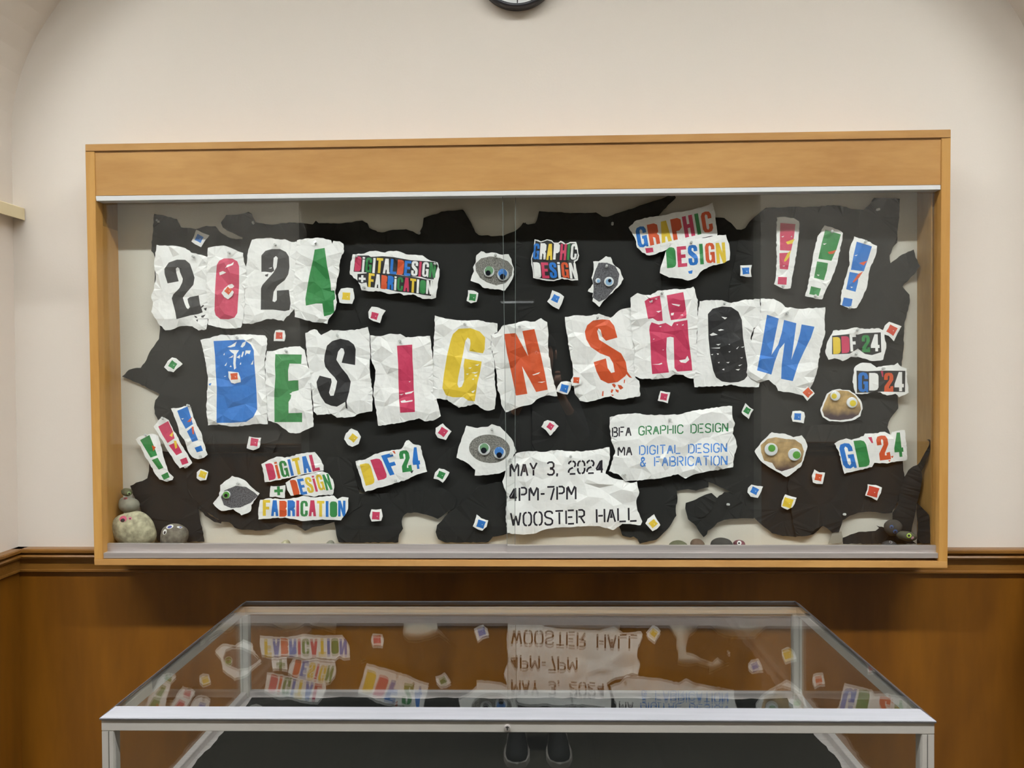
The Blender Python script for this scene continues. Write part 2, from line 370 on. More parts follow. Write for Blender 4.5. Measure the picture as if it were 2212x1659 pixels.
for nm, b in (('front_glass', (fx0+pw, fx1-pw, fy0+.006, fy0+.009)), ('back_glass', (fx0+pw, fx1-pw, fy1-.009, fy1-.006)),
              ('side_glass', (fx0+.006, fx0+.009, fy0+pw, fy1-pw)), ('side_glass', (fx1-.009, fx1-.006, fy0+pw, fy1-pw))):
    box(nm, *b, DZ+.010, zB, GLASS2, TC, local=True)
# small round lock in the front fascia
lp = unp(1096, 1561, fy0)
M3 = Matrix.Rotation(-PHI, 3, 'Z'); lc = M3 @ lp
bm = bmesh.new(); lathe_y(bm, (lc.x, fy0, zA-.011), [(0, -.0035), (.0052, -.0035), (.0058, -.0025), (.0058, .002)])
lk = from_bm('lock', bm, ALU, TC, smooth=False, local=True); lk['label'] = 'small round keyed lock in the front frame'
bm = bmesh.new(); add_box(bm, lc.x-.0012, lc.x+.0012, fy0-.0042, fy0-.0034, zA-.0145, zA-.0075); add_box(bm, lc.x-.003, lc.x+.003, fy0-.0042, fy0-.0034, zA-.0102, zA-.0085)
from_bm('keyhole', bm, mat('keyhole_dark', srgb(50, 48, 46), .5), lk, local=True)
# black paper lining the deck, edges torn
bm = bmesh.new(); rnd = random.Random(5)
x0, x1, y0, y1 = fx0+.034, fx1-.040, fy0+.03, fy1-.028
pts = []
def edge(a, b, n, amp):
    off = 0
    for i in range(n):
        t = i/n; off = .6*off+rnd.uniform(-amp, amp)
        nx, ny = -(b[1]-a[1]), b[0]-a[0]; L = math.hypot(nx, ny)
        pts.append((a[0]+(b[0]-a[0])*t+nx/L*off, a[1]+(b[1]-a[1])*t+ny/L*off))
edge((x0, y0), (x1, y0), 50, .003); edge((x1, y0), (x1, y1), 34, .004); edge((x1, y1), (x0, y1), 60, .0035); edge((x0, y1), (x0, y0), 34, .004)
v = [bm.verts.new((p[0], p[1], DZ-.002+rnd.uniform(0, .002))) for p in pts]; bm.faces.new(v)
for p in list(bm.verts): pass
r = bmesh.ops.extrude_face_region(bm, geom=list(bm.faces)); 
for g_ in r['geom']:
    if isinstance(g_, bmesh.types.BMVert): g_.co.z = DZ-.0058
bmesh.ops.triangulate(bm, faces=bm.faces)
LIN = from_bm('paper_lining', bm, mat('lining_paper', srgb(16, 16, 15), .95, spec=.1), None); LIN.rotation_euler.z = PHI
tag(LIN, 'large torn-edged black paper lining the deck of the glass table case', 'paper')

# ---------------------------------------------------------------- clock, cable duct
cc = unp(1117, 15-88, WY-.03); CR = .122
ck = empty('wall_clock', (cc.x, WY, cc.z), 'round black-rimmed wall clock high above the display case', 'clock')
bm = bmesh.new(); lathe_y(bm, (0, 0, 0), [(CR-.008, 0), (CR, -.006), (CR, -.030), (CR-.003, -.036), (CR-.011, -.034), (CR-.013, -.026), (CR-.013, -.020)], 72)
from_bm('rim', bm, mat('clock_rim', srgb(48, 48, 54), .35), ck, smooth=True, local=True)
bm = bmesh.new(); lathe_y(bm, (0, 0, 0), [(0, -.0205), (CR-.012, -.0205), (CR-.012, 0), (0, 0)], 64)
from_bm('dial', bm, mat('clock_dial', srgb(235, 235, 236), .5), ck, local=True)
HK = mat('clock_black', srgb(20, 20, 22), .5)
for k in range(12):
    a = k*math.pi/6; bm = bmesh.new(); add_box(bm, -.0018, .0018, -.0212, -.0204, CR-.028, CR-.018)
    bmesh.ops.transform(bm, matrix=Matrix.Rotation(a, 4, 'Y'), verts=bm.verts); from_bm('hour_mark', bm, HK, ck, local=True)
for nm, L, a in (('hour_hand', .055, 2.4), ('minute_hand', .082, -.6)):
    bm = bmesh.new(); add_box(bm, -.002, .002, -.023, -.022, -.012, L); bmesh.ops.transform(bm, matrix=Matrix.Rotation(a, 4, 'Y'), verts=bm.verts)
    from_bm(nm, bm, HK, ck, local=True)
bm = bmesh.new(); lathe_y(bm, (0, 0, 0), [(0, -.030), (CR*.6, -.029), (CR-.012, -.026)], 64)
from_bm('lens', bm, GLASS, ck, smooth=True, local=True)

dA, dB = unp(53, 449, WY-.004), unp(53, 476, WY-.004)
CREAM = mat('cream_plastic', srgb(222, 208, 170), .5)
du = empty('cable_duct', (XL, 0, dB.z), 'cream plastic cable duct fixed along the left cheek of the recess', 'duct')
bm = bmesh.new(); h = dA.z-dB.z; wd = dA.x-XL
extrude_profile(bm, [(0, 0.012), (wd*.55, .004), (wd, 0), (wd, h*.92), (wd*.9, h), (0, h)], FY+.05, WY-.003, 'y')
from_bm('cover', bm, CREAM, du, local=True, bevel=.0006)
bm = bmesh.new(); extrude_profile(bm, [(0, 0.008), (wd*.6, .000), (wd*1.06, -.003), (wd*1.06, h*.92), (wd*.92, h*1.05), (0, h*1.05)], FY-.03, FY+.048, 'y')
from_bm('coupling', bm, CREAM, du, local=True, bevel=.0006)

# ---------------------------------------------------------------- paper machinery
ORG = {'A': (200, 400), 'B': (700, 400), 'C': (1200, 400), 'D': (1600, 400), 'E': (200, 800), 'F': (700, 800), 'G': (1200, 800), 'H': (1600, 800)}
K = 560/2212
def px(c, p): return (ORG[c][0]+p[0]*K, ORG[c][1]+p[1]*K)
def rough(poly, step, amp, rnd):
    """torn edge: the outline split into short steps that wander a little"""
    out = []
    for i, a in enumerate(poly):
        b = poly[(i+1) % len(poly)]; L = math.hypot(b[0]-a[0], b[1]-a[1]); n = max(1, int(L/step))
        for k in range(n):
            t = k/n; j = amp if k else amp*.3
            out.append((a[0]+(b[0]-a[0])*t+rnd.uniform(-j, j), a[1]+(b[1]-a[1])*t+rnd.uniform(-j, j)))
    return out
def inside(p, poly):
    c = False; j = len(poly)-1
    for i in range(len(poly)):
        if (poly[i][1] > p[1]) != (poly[j][1] > p[1]) and p[0] < (poly[j][0]-poly[i][0])*(p[1]-poly[i][1])/(poly[j][1]-poly[i][1])+poly[i][0]: c = not c
        j = i
    return c
def ccw(P):
    a = sum(P[i][0]*P[(i+1) % len(P)][1]-P[(i+1) % len(P)][0]*P[i][1] for i in range(len(P)))
    return P if a > 0 else P[::-1]
def sheet(name, label, cat, group, outline, Y, M, prints=(), crumple=.004, space=22, seed=1, torn=(5, 1.0), curl=None, smooth=False, thick=.0004, edge_amp=None, plabels=True, rimh=.3):
    """A torn, crumpled sheet standing off the board at depth Y. Outline and prints are in photograph pixels; each
    print (name, material, polygon, label) is cut out of the same creased surface and becomes a part of the sheet."""
    rnd = random.Random(seed)
    ol = rough(outline, torn[0], torn[1], rnd)
    xs = [p[0] for p in ol]; ys = [p[1] for p in ol]
    pts = []
    nx = int((max(xs)-min(xs))/space)+1; ny = int((max(ys)-min(ys))/space)+1
    for i in range(nx+1):
        for j in range(ny+1):
            q = (min(xs)+(i+rnd.uniform(-.45, .45))*space, min(ys)+(j+rnd.uniform(-.45, .45))*space)
            if inside(q, ol) and min((q[0]-a)**2+(q[1]-b)**2 for a, b in ol) > (space*.25)**2: pts.append(q)
    vs_ = [Vector(p) for p in ccw(ol)]; n = len(vs_)
    V, E_, Fc, oV, oE, oF = delaunay_2d_cdt(vs_+[Vector(p) for p in pts], [], [list(range(n))], 1, 1e-4)
    H = []
    for i, v in enumerate(V):
        H.append(rnd.uniform(0, crumple)*(rimh if (oV[i] and oV[i][0] < n) else 1))
    T0 = [tuple(f) for f in Fc]
    V0 = [Vector(v) for v in V]; n0 = len(V0)
    rev = []
    if prints:
        verts = list(V0); faces = [list(t) for t in T0]; nt = len(T0)
        for pr in prints:
            P = ccw(pr[2]); s = len(verts); verts += [Vector(p) for p in P]; faces.append(list(range(s, s+len(P))))
        V, E_, Fc, oV, oE, oF = delaunay_2d_cdt(verts, [], faces, 1, 1e-4)
        keep = []; owner = []
        for f, o in zip(Fc, oF):
            if not any(k < nt for k in o): continue
            q = [k-nt for k in o if k >= nt]
            keep.append(tuple(f)); owner.append(max(q) if q else -1)
        # heights
        tri = [(V0[a], V0[b], V0[c], H[a], H[b], H[c]) for a, b, c in T0]
        boxes = [(min(t[0].x, t[1].x, t[2].x)-1e-3, max(t[0].x, t[1].x, t[2].x)+1e-3, min(t[0].y, t[1].y, t[2].y)-1e-3, max(t[0].y, t[1].y, t[2].y)+1e-3) for t in tri]
        H2 = []
        for i, v in enumerate(V):
            src = [k for k in oV[i] if k < n0]
            if src: H2.append(H[src[0]]); continue
            best = None
            for t, b in zip(tri, boxes):
                if b[0] <= v.x <= b[1] and b[2] <= v.y <= b[3]:
                    (A, B, C_, ha, hb, hc) = t
                    d = (B.x-A.x)*(C_.y-A.y)-(C_.x-A.x)*(B.y-A.y)
                    if abs(d) < 1e-9: continue
                    wb = ((v.x-A.x)*(C_.y-A.y)-(C_.x-A.x)*(v.y-A.y))/d; wc = ((B.x-A.x)*(v.y-A.y)-(v.x-A.x)*(B.y-A.y))/d; wa = 1-wb-wc
                    mn = min(wa, wb, wc)
                    if best is None or mn > best[0]: best = (mn, ha*wa+hb*wb+hc*wc)
                    if mn > -1e-4: break
            H2.append(best[1] if best else 0)
        H = H2
    else:
        keep = T0; owner = [-1]*len(T0); V = V0
    W3 = []
    for v, h in zip(V, H):
        y = Y-h-(curl(v.x, v.y) if curl else 0)
        W3.append(unp(v.x, v.y, y))
    cen = sum(W3, Vector())/len(W3)
    def build(nm, idx, mt, parent, solid):
        used = {}; vv = []; ff = []
        for k in idx:
            t = []
            for i in keep[k]:
                if i not in used: used[i] = len(vv); vv.append(W3[i]-cen)
                t.append(used[i])
            ff.append(t)
        me = bpy.data.meshes.new(nm); me.from_pydata(vv, [], ff); me.update()
        # all faces towards the viewer
        bm = bmesh.new(); bm.from_mesh(me)
        bmesh.ops.recalc_face_normals(bm, faces=bm.faces)
        if sum(f.normal.y*f.calc_area() for f in bm.faces) > 0: bmesh.ops.reverse_faces(bm, faces=bm.faces)
        bm.to_mesh(me); bm.free()
        if smooth:
            for p in me.polygons: p.use_smooth = True
        o = link(nm, me, parent, [mt])
        if solid:
            s = o.modifiers.new('thickness', 'SOLIDIFY'); s.thickness = thick; s.offset = -1
        return o
    root = build(name, [k for k in range(len(keep)) if owner[k] < 0], M, None, True)
    root.location = cen
    tag(root, label, cat, group)
    done = {}
    for j, pr in enumerate(prints):
        idx = [k for k in range(len(keep)) if owner[k] == j]
        if not idx or pr[0] is None:
            continue
        o = build(pr[0], idx, pr[1], root, False)
        if pr[3]: o['label'] = pr[3]
        done[j] = o
    # white flakes and hole polygons (name None) stay paper: give them to the root as bare paper
    holes = [k for k in range(len(keep)) if owner[k] >= 0 and prints[owner[k]][0] is None]
    if holes:
        h = build('worn_patches', holes, M, root, False); h['label'] = 'bare paper showing through the print'; h['kind'] = 'stuff'
    return root
WY0 = BY-.022
NEARP = {}
BLK = mat
def pr(name, c, poly, crop, label=None, r=0, seed=0):
    P = [px(crop, p) for p in poly]
    if r: P = rough(P, 5, r, random.Random(seed))
    return (name, INK[c] if c in INK else c, P, label)
def holes(crop, *polys): return [(None, None, [px(crop, p) for p in q], None) for q in polys]
SEED = [100]
def letter_sheet(what, crop, outline, prints, dy=0, group='crumpled letter sheets', cr=.0085, space=23, label=None):
    SEED[0] += 1
    return sheet('letter_sheet', label or what, 'paper', group, [px(crop, p) for p in outline], WY0-dy, WHITE, prints, crumple=cr, space=space, seed=SEED[0])

# ---- torn black sheets behind everything
def black(label, crop, outline, k, cr=.0032, space=48, curl=None, rimh=1.0, torn=(6, .9)):
    SEED[0] += 1
    return sheet('black_sheet', label, 'paper', 'torn black paper backdrop', [px(crop, p) for p in outline], BY-.0012-.0024*k, BLACKP, (), crumple=cr, space=space, seed=SEED[0], torn=torn, curl=curl, rimh=rimh, smooth=False)
black('torn black sheet behind the numeral 2 and 0 sheets at the upper left', 'A', [(525, 245), (600, 255), (720, 290), (755, 360), (835, 365), (880, 375), (970, 348), (1050, 352), (1100, 410), (1160, 445), (1230, 462), (1500, 440), (1600, 1400), (900, 1500), (560, 1380), (575, 1200), (530, 900), (535, 650), (520, 580), (500, 560)], 0)
black('torn black sheet with a lobed left end above the second numeral 2', 'A', [(1280, 445), (1230, 425), (1190, 405), (1150, 388), (1110, 360), (1095, 320), (1140, 255), (1250, 250), (1330, 228), (1358, 245), (1390, 315), (1530, 338), (1600, 325), (1700, 318), (1800, 325), (1880, 335), (1905, 303), (1930, 325), (2135, 325), (2300, 300), (2345, 325), (2360, 365), (2440, 402), (2700, 500), (2700, 1700), (1500, 1750), (1280, 1000)], 1)
black('large black sheet with a square-topped tab above the upper stone picture', 'B', [(385, 365), (440, 402), (520, 400), (570, 385), (700, 375), (760, 395), (808, 422), (840, 350), (850, 280), (900, 262), (980, 238), (1000, 224), (1185, 208), (1225, 270), (1260, 330), (1290, 400), (1320, 425), (1450, 435), (1530, 432), (1640, 385), (1720, 316), (1800, 700), (1800, 1700), (500, 1700), (250, 1000), (220, 600), (300, 450)], 2)
black('black sheet with a long torn tongue reaching up beside the graphic design sign', 'C', [(-330, -0+400), (-275, 318), (-235, 335), (-175, 325), (-160, 300), (-140, 222), (0, 230), (100, 235), (250, 240), (345, 232), (400, 268), (440, 270), (600, 215), (900, 118), (960, 90), (1020, 90), (1028, 108), (960, 170), (885, 255), (900, 700), (900, 1700), (-200, 1700), (-350, 900)], 3)
black('black sheet behind the two white graphic design strips', 'C', [(800, 300), (1000, 300), (1360, 275), (1440, 280), (1500, 325), (1545, 378), (1610, 382), (1650, 320), (1700, 700), (1750, 1700), (750, 1700)], 1)
black('tall black sheet behind the three upper right exclamation marks', 'D', [(0, 382), (40, 365), (75, 310), (130, 260), (215, 195), (320, 192), (450, 185), (620, 185), (790, 170), (900, 185), (950, 205), (1050, 212), (1090, 175), (1140, 108), (1250, 110), (1358, 115), (1350, 300), (1335, 400), (1335, 490), (1300, 530), (1272, 600), (1278, 665), (1330, 630), (1380, 590), (1475, 550), (1492, 615), (1530, 690), (1480, 760), (1440, 800), (1380, 865), (1440, 935), (1445, 985), (1410, 1140), (1395, 1190), (1390, 1400), (1368, 1560), (1340, 1760), (1345, 1905), (1300, 1960), (1262, 2020), (1248, 2080), (1275, 2130), (900, 2200), (-100, 1900), (-100, 900)], 2, curl=lambda x, y: max(0, (x-1962)/24*.02))
black('black sheet with a long point to the left beside the blue letter sheet', 'E', [(252, 52), (310, -5), (375, -22), (410, -20), (460, -90), (490, -160), (560, -260), (600, -340), (1500, -380), (1700, 300), (1500, 800), (800, 720), (560, 430), (530, 370), (525, 320), (535, 255), (572, 205), (510, 170), (375, 105)], 2)
black('black sheet behind the design letters and the round stone picture', 'F', [(-500, -400), (1700, -300), (2100, 200), (2000, 900), (1600, 1000), (1000, 1000), (100, 1000), (-700, 860), (-900, 100)], 0)
black('black sheet in the lower left corner standing behind the eyed stones', 'E', [(495, 700), (600, 690), (900, 700), (1000, 850), (1010, 1100), (960, 1190), (900, 1180), (915, 1260), (935, 1340), (955, 1462), (560, 1462), (430, 1230), (385, 1120), (345, 1060), (320, 985), (400, 950), (468, 920), (480, 860)], 3)
black('long black sheet with a ragged lower edge under the fabrication strip', 'E', [(800, 690), (1500, 700), (2200, 750), (2300, 1150), (2090, 1290), (2010, 1310), (1870, 1340), (1812, 1370), (1740, 1322), (1650, 1308), (1570, 1330), (1530, 1352), (1440, 1366), (1290, 1362), (1210, 1342), (1165, 1295), (1100, 1290), (960, 1200), (900, 1130), (820, 1060), (800, 900)], 4)
black('narrow curled black strip torn loose below the left fish-shaped stone picture', 'E', [(905, 1165), (950, 1180), (1000, 1240), (1060, 1270), (1102, 1280), (1095, 1308), (1040, 1295), (960, 1240), (915, 1190)], 5)
black('black sheet hanging down to the track below the fabrication strip', 'F', [(80, 1150), (300, 1050), (700, 1050), (1000, 1000), (1100, 1050), (1170, 1150), (1060, 1200), (1000, 1250), (970, 1268), (900, 1240), (800, 1215), (710, 1215), (672, 1250), (662, 1285), (675, 1350), (640, 1400), (632, 1468), (125, 1468), (105, 1400), (90, 1310)], 3)
black('black sheet behind the date sheet and the lower round stone picture', 'F', [(300, 700), (1300, 650), (2000, 850), (2050, 1000), (1600, 1390), (1450, 1420), (1400, 1100), (1080, 1200), (970, 1120), (600, 1150), (250, 1000)], 1)
black('rounded black sheet standing on the track around the low blue-squared scrap', 'F', [(1000, 1290), (1060, 1210), (1180, 1130), (1300, 1000), (1500, 950), (1600, 1000), (1650, 1300), (1555, 1390), (1490, 1410), (1440, 1420), (1400, 1468), (1030, 1468), (975, 1440), (952, 1380), (965, 1320)], 4)
black('black sheet behind the degree sheet with a leaf-shaped lower end', 'G', [(-200, 100), (700, 50), (1500, 0), (1600, 600), (1300, 900), (1305, 998), (1255, 1010), (1200, 1027), (1130, 1013), (1035, 1028), (1042, 1100), (1025, 1180), (1032, 1240), (990, 1310), (950, 1360), (900, 1410), (860, 1445), (780, 1465), (718, 1480), (700, 1440), (665, 1418), (640, 1425), (570, 1410), (545, 1340), (500, 1000), (-200, 700)], 2)
black('broad black sheet with a rounded foot below the tan stone picture', 'G', [(1450, 100), (2400, 0), (2700, 600), (2450, 1150), (2300, 1310), (2200, 1400), (2150, 1412), (2075, 1400), (2050, 1422), (1940, 1415), (1850, 1390), (1760, 1320), (1700, 1262), (1500, 1040), (1200, 900)], 3)
black('dark black scrap shaped like a torn arrow low on the board', 'G', [(1108, 1180), (1112, 1132), (1200, 1100), (1280, 1060), (1330, 1045), (1378, 1088), (1440, 1040), (1520, 1042), (1560, 1100), (1640, 1170), (1698, 1240), (1690, 1265), (1600, 1262), (1500, 1265), (1440, 1275), (1380, 1300), (1345, 1340), (1300, 1368), (1290, 1400), (1265, 1425), (1235, 1390), (1200, 1330), (1130, 1270)], 5)
black('small curved black flap over the top of the arrow-shaped scrap', 'G', [(1185, 1180), (1210, 1120), (1290, 1060), (1335, 1050), (1375, 1100), (1340, 1170), (1280, 1250), (1220, 1258), (1195, 1230)], 6.2)
black('black sheet behind the lower right coloured abbreviation sign', 'H', [(500, 480), (900, 450), (1250, 470), (1275, 552), (1370, 560), (1385, 800), (1398, 910), (1350, 1100), (1290, 1215), (1210, 1220), (1100, 1205), (1000, 1215), (930, 1240), (870, 1280), (860, 1320), (838, 1380), (780, 1386), (740, 1350), (700, 1325), (640, 1355), (580, 1410), (470, 1418), (400, 1000)], 5)
rc = unp(1381, 800, BY).x
black('black sheet at the lower right that curls forward to a hooked tip', 'H', [(1395, 912), (1432, 850), (1470, 820), (1508, 806), (1528, 785), (1560, 725), (1588, 675), (1608, 636), (1611, 614), (1603, 600), (1588, 592), (1607, 588), (1625, 602), (1630, 627), (1612, 692), (1582, 775), (1560, 830), (1542, 862), (1550, 920), (1530, 1040), (1505, 1130), (1490, 1215), (1462, 1340), (1440, 1478), (1290, 1478), (1296, 1215), (1340, 1150), (1350, 1070)], 6,
      space=40, curl=lambda x, y: min(.060, max(0, (x-1955)*.0005, (x-1976)*.0020)), torn=(6, .3))
black('black sheet folded against the right side board of the case', 'H', [(1505, 1125), (1560, 1188), (1606, 1235), (1614, 1350), (1622, 1478), (1505, 1478), (1512, 1300), (1500, 1215)], 6, space=40, curl=lambda x, y: min(.060, .012+max(0, (x-1978)*.0018)))
black('low black sheet crumpled on the case floor under the right-hand stones', 'H', [(872, 1480), (870, 1428), (940, 1400), (1010, 1378), (1150, 1370), (1180, 1345), (1158, 1323), (1230, 1343), (1330, 1400), (1450, 1440), (1500, 1480)], 9, space=30, cr=.003)
# grey translucent-looking torn offcuts by the track at the right
bm = None
SEED[0] += 1
sheet('grey_offcut', 'pale grey torn paper offcut standing on the track left of the low black sheet', 'paper', None, [px('H', p) for p in [(780, 1395), (860, 1375), (872, 1425), (868, 1478), (745, 1478)]], BY-.012, mat('pale_grey_paper', srgb(150, 146, 134), .9), (), .002, 20, SEED[0])

# ---------------------------------------------------------------- the big letter sheets (outlines and inked shapes read off the photograph)
def big(label, crop, outline, ch, col, polys, hl=(), extra=(), dy=0, **kw):
    P = [pr('printed_letter' if i == 0 else 'ink_mark', c_, p, crop, (CNAME[c_]+' printed '+ch) if i == 0 else CNAME[c_]+' ink mark') for i, (c_, p) in enumerate([(col, p) for p in polys]+list(extra))]
    return letter_sheet(label, crop, outline, P+holes(crop, *hl), dy, **kw)
big('first numeral 2 sheet, black with specks at its foot, at the far left', 'A', [(545, 508), (600, 515), (700, 518), (790, 535), (840, 575), (940, 598), (978, 612), (985, 700), (985, 800), (975, 880), (985, 960), (995, 1050), (985, 1170), (970, 1230), (905, 1240), (850, 1205), (760, 1200), (680, 1230), (620, 1238), (560, 1180), (500, 1080), (515, 1000), (498, 950), (520, 900), (540, 780), (525, 680), (535, 600)], 'numeral 2', 'K',
    [[(612, 715), (650, 660), (720, 635), (790, 637), (830, 670), (855, 740), (870, 790), (860, 850), (800, 920), (770, 960), (785, 1010), (800, 1045), (815, 1058), (830, 1040), (815, 1000), (810, 970), (830, 955), (905, 940), (915, 1010), (940, 1085), (900, 1100), (840, 1110), (716, 1143), (705, 1080), (675, 965), (690, 930), (740, 880), (765, 830), (770, 800), (745, 740), (740, 710), (725, 700), (710, 712), (715, 750), (735, 820), (640, 838), (615, 760)]],
    extra=[('K', [(920, 1040), (945, 1020), (950, 1030), (930, 1048)]), ('K', [(950, 1050), (975, 1045), (968, 1072), (955, 1065)]), ('K', [(865, 1112), (885, 1118), (895, 1135), (875, 1130)]), ('K', [(925, 1115), (965, 1103), (945, 1130), (930, 1130)]), ('K', [(882, 1150), (900, 1145), (895, 1168)])], dy=0)
big('sheet with the magenta zero of the year', 'A', [(983, 535), (1050, 520), (1120, 515), (1200, 545), (1285, 578), (1290, 650), (1310, 700), (1305, 800), (1295, 900), (1300, 1000), (1285, 1130), (1265, 1215), (1150, 1225), (1060, 1210), (985, 1190), (990, 1050), (975, 950), (965, 860), (975, 750), (978, 640)], 'numeral 0', 'M',
    [[(1060, 680), (1080, 645), (1120, 625), (1190, 625), (1235, 650), (1250, 690), (1250, 860), (1240, 1000), (1235, 1090), (1210, 1130), (1160, 1145), (1090, 1142), (1050, 1110), (1040, 1070), (1045, 900), (1052, 780)]],
    hl=[[(1130, 708), (1150, 680), (1180, 672), (1205, 655), (1198, 680), (1160, 695)], [(1080, 745), (1110, 732), (1140, 745), (1115, 758), (1085, 770)], [(1145, 870), (1160, 850), (1190, 842), (1210, 862), (1190, 880)]], dy=.003)
big('second numeral 2 sheet, black ink, between the zero and the green 4', 'A', [(1350, 490), (1360, 465), (1420, 455), (1500, 450), (1600, 465), (1640, 460), (1700, 485), (1740, 480), (1745, 560), (1738, 650), (1735, 740), (1715, 850), (1728, 950), (1718, 1060), (1690, 1090), (1630, 1160), (1540, 1140), (1480, 1145), (1350, 1185), (1280, 1180), (1285, 1060), (1300, 960), (1290, 860), (1310, 700), (1320, 600)], 'numeral 2', 'K',
    [[(1440, 600), (1475, 560), (1530, 545), (1600, 545), (1650, 570), (1675, 610), (1680, 700), (1670, 760), (1640, 810), (1575, 860), (1545, 910), (1535, 990), (1555, 998), (1572, 980), (1572, 900), (1675, 893), (1690, 1010), (1680, 1065), (1640, 1075), (1540, 1062), (1435, 1063), (1437, 880), (1450, 850), (1540, 750), (1570, 700), (1580, 620), (1565, 605), (1545, 620), (1540, 690), (1550, 730), (1525, 745), (1470, 738), (1440, 740)]],
    hl=[[(1500, 710), (1530, 700), (1525, 712)]], extra=[('K', [(1470, 765), (1500, 755), (1495, 780), (1475, 778)])], dy=.001)
big('sheet with the green numeral 4 ending the year', 'A', [(1745, 470), (1840, 452), (1940, 450), (2035, 470), (2045, 500), (2055, 475), (2110, 480), (2140, 500), (2145, 560), (2110, 640), (2105, 740), (2085, 820), (2070, 900), (2085, 1000), (2075, 1060), (2010, 1150), (2005, 1182), (1900, 1170), (1830, 1155), (1725, 1125), (1720, 1000), (1705, 850), (1730, 740), (1735, 600), (1740, 500)], 'numeral 4', 'G',
    [[(1895, 550), (1980, 535), (2000, 680), (2030, 830), (2035, 900), (2065, 898), (2070, 970), (2055, 985), (2062, 1085), (2030, 1105), (1975, 1120), (1960, 1010), (1905, 1010), (1820, 1028), (1815, 970), (1850, 770), (1880, 640)]], dy=.003)
big('sheet with the broad solid blue letter D of the lower word', 'E', [(918, -258), (1000, -275), (1090, -305), (1200, -300), (1300, -308), (1470, -298), (1490, -270), (1485, -180), (1470, -100), (1470, 0), (1480, 150), (1490, 300), (1495, 460), (1430, 455), (1370, 458), (1280, 475), (1180, 480), (1080, 462), (985, 470), (970, 350), (975, 200), (985, 60), (960, -100), (935, -200)], 'letter D', 'B',
    [[(1032, -250), (1290, -262), (1350, -220), (1375, -170), (1380, -60), (1390, 50), (1400, 200), (1405, 330), (1370, 400), (1310, 440), (1180, 448), (1058, 448), (1058, 300), (1060, 150), (1050, 0), (1045, -120)]],
    hl=[[(1165, -175), (1250, -172), (1228, -140), (1220, -60), (1225, -20), (1208, -5), (1200, -60), (1205, -140), (1182, -155)], [(1150, -200), (1185, -215), (1230, -245), (1215, -205), (1175, -195)], [(1262, -200), (1280, -235), (1310, -250), (1300, -215), (1280, -195)], [(1300, -125), (1305, -170), (1350, -170), (1340, -140), (1315, -145)], [(1265, -115), (1280, -160), (1292, -160), (1280, -115)], [(1160, -105), (1200, -130), (1195, -110)], [(1228, -110), (1260, -135), (1255, -100)], [(1350, -50), (1372, -90), (1368, -50)], [(1115, -130), (1126, -150), (1126, -130)], [(1125, -40), (1148, -70), (1138, -38)], [(1255, -50), (1266, -70), (1266, -50)], [(1170, -30), (1180, -45), (1186, -28)], [(1120, 52), (1142, 46), (1130, 56)]],
    extra=[('B', [(990, 115), (1015, 108), (1005, 130), (995, 128)])])
big('sheet with the green letter E, rounded at its foot', 'E', [(1488, -165), (1560, -170), (1640, -195), (1770, -205), (1810, -175), (1830, -60), (1860, 50), (1865, 200), (1880, 350), (1885, 480), (1840, 500), (1770, 535), (1690, 535), (1620, 490), (1570, 450), (1500, 430), (1490, 300), (1475, 100), (1472, -50)], 'letter E', 'G',
    [[(1560, -138), (1785, -135), (1780, -55), (1680, -58), (1668, 0), (1670, 90), (1720, 85), (1755, 85), (1758, 170), (1700, 185), (1690, 240), (1672, 270), (1672, 365), (1788, 362), (1788, 442), (1552, 442), (1550, 200), (1560, 50), (1555, -50)]],
    hl=[[(1680, 200), (1710, 185), (1700, 215)]], dy=.003)
big('sheet with the black letter S after the green E', 'F', [(-160, -318), (-85, -352), (-60, -345), (-25, -300), (60, -345), (200, -340), (300, -350), (372, -370), (390, -300), (395, -150), (390, 0), (402, 100), (415, 200), (410, 350), (300, 370), (240, 398), (110, 405), (60, 370), (-60, 380), (-90, 350), (-100, 200), (-120, 60), (-145, -100)], 'letter S', 'K',
    [[(5, -130), (25, -210), (70, -250), (140, -270), (210, -255), (255, -220), (270, -180), (265, -45), (150, -65), (160, -100), (175, -150), (165, -185), (145, -190), (120, -160), (105, -90), (150, -20), (200, 40), (228, 95), (215, 180), (192, 262), (200, 330), (185, 322), (180, 270), (110, 310), (60, 302), (10, 280), (-30, 220), (-58, 150), (-65, 100), (-38, 45), (60, 70), (65, 100), (42, 190), (55, 218), (82, 215), (98, 160), (112, 95), (90, 60), (50, 20), (10, -30), (0, -80)]], dy=.0015)
big('sheet with the slim magenta letter I', 'F', [(395, -300), (480, -290), (550, -310), (650, -310), (700, -280), (800, -290), (905, -295), (915, -200), (925, -100), (932, 0), (925, 200), (960, 240), (995, 390), (930, 430), (860, 435), (810, 410), (640, 450), (462, 474), (455, 400), (420, 200), (440, 0), (400, -100)], 'letter I', 'M',
    [[(622, -210), (752, -220), (755, -80), (762, 20), (765, 150), (772, 250), (775, 355), (650, 362), (640, 250), (635, 100), (632, -60)]],
    hl=[[(690, 192), (768, 175), (745, 195), (695, 206)], [(652, 262), (690, 252), (700, 262), (755, 252), (755, 264), (700, 274), (660, 277)], [(722, 95), (740, 92), (730, 102)], [(640, 205), (680, 200), (660, 212)]], dy=.003)
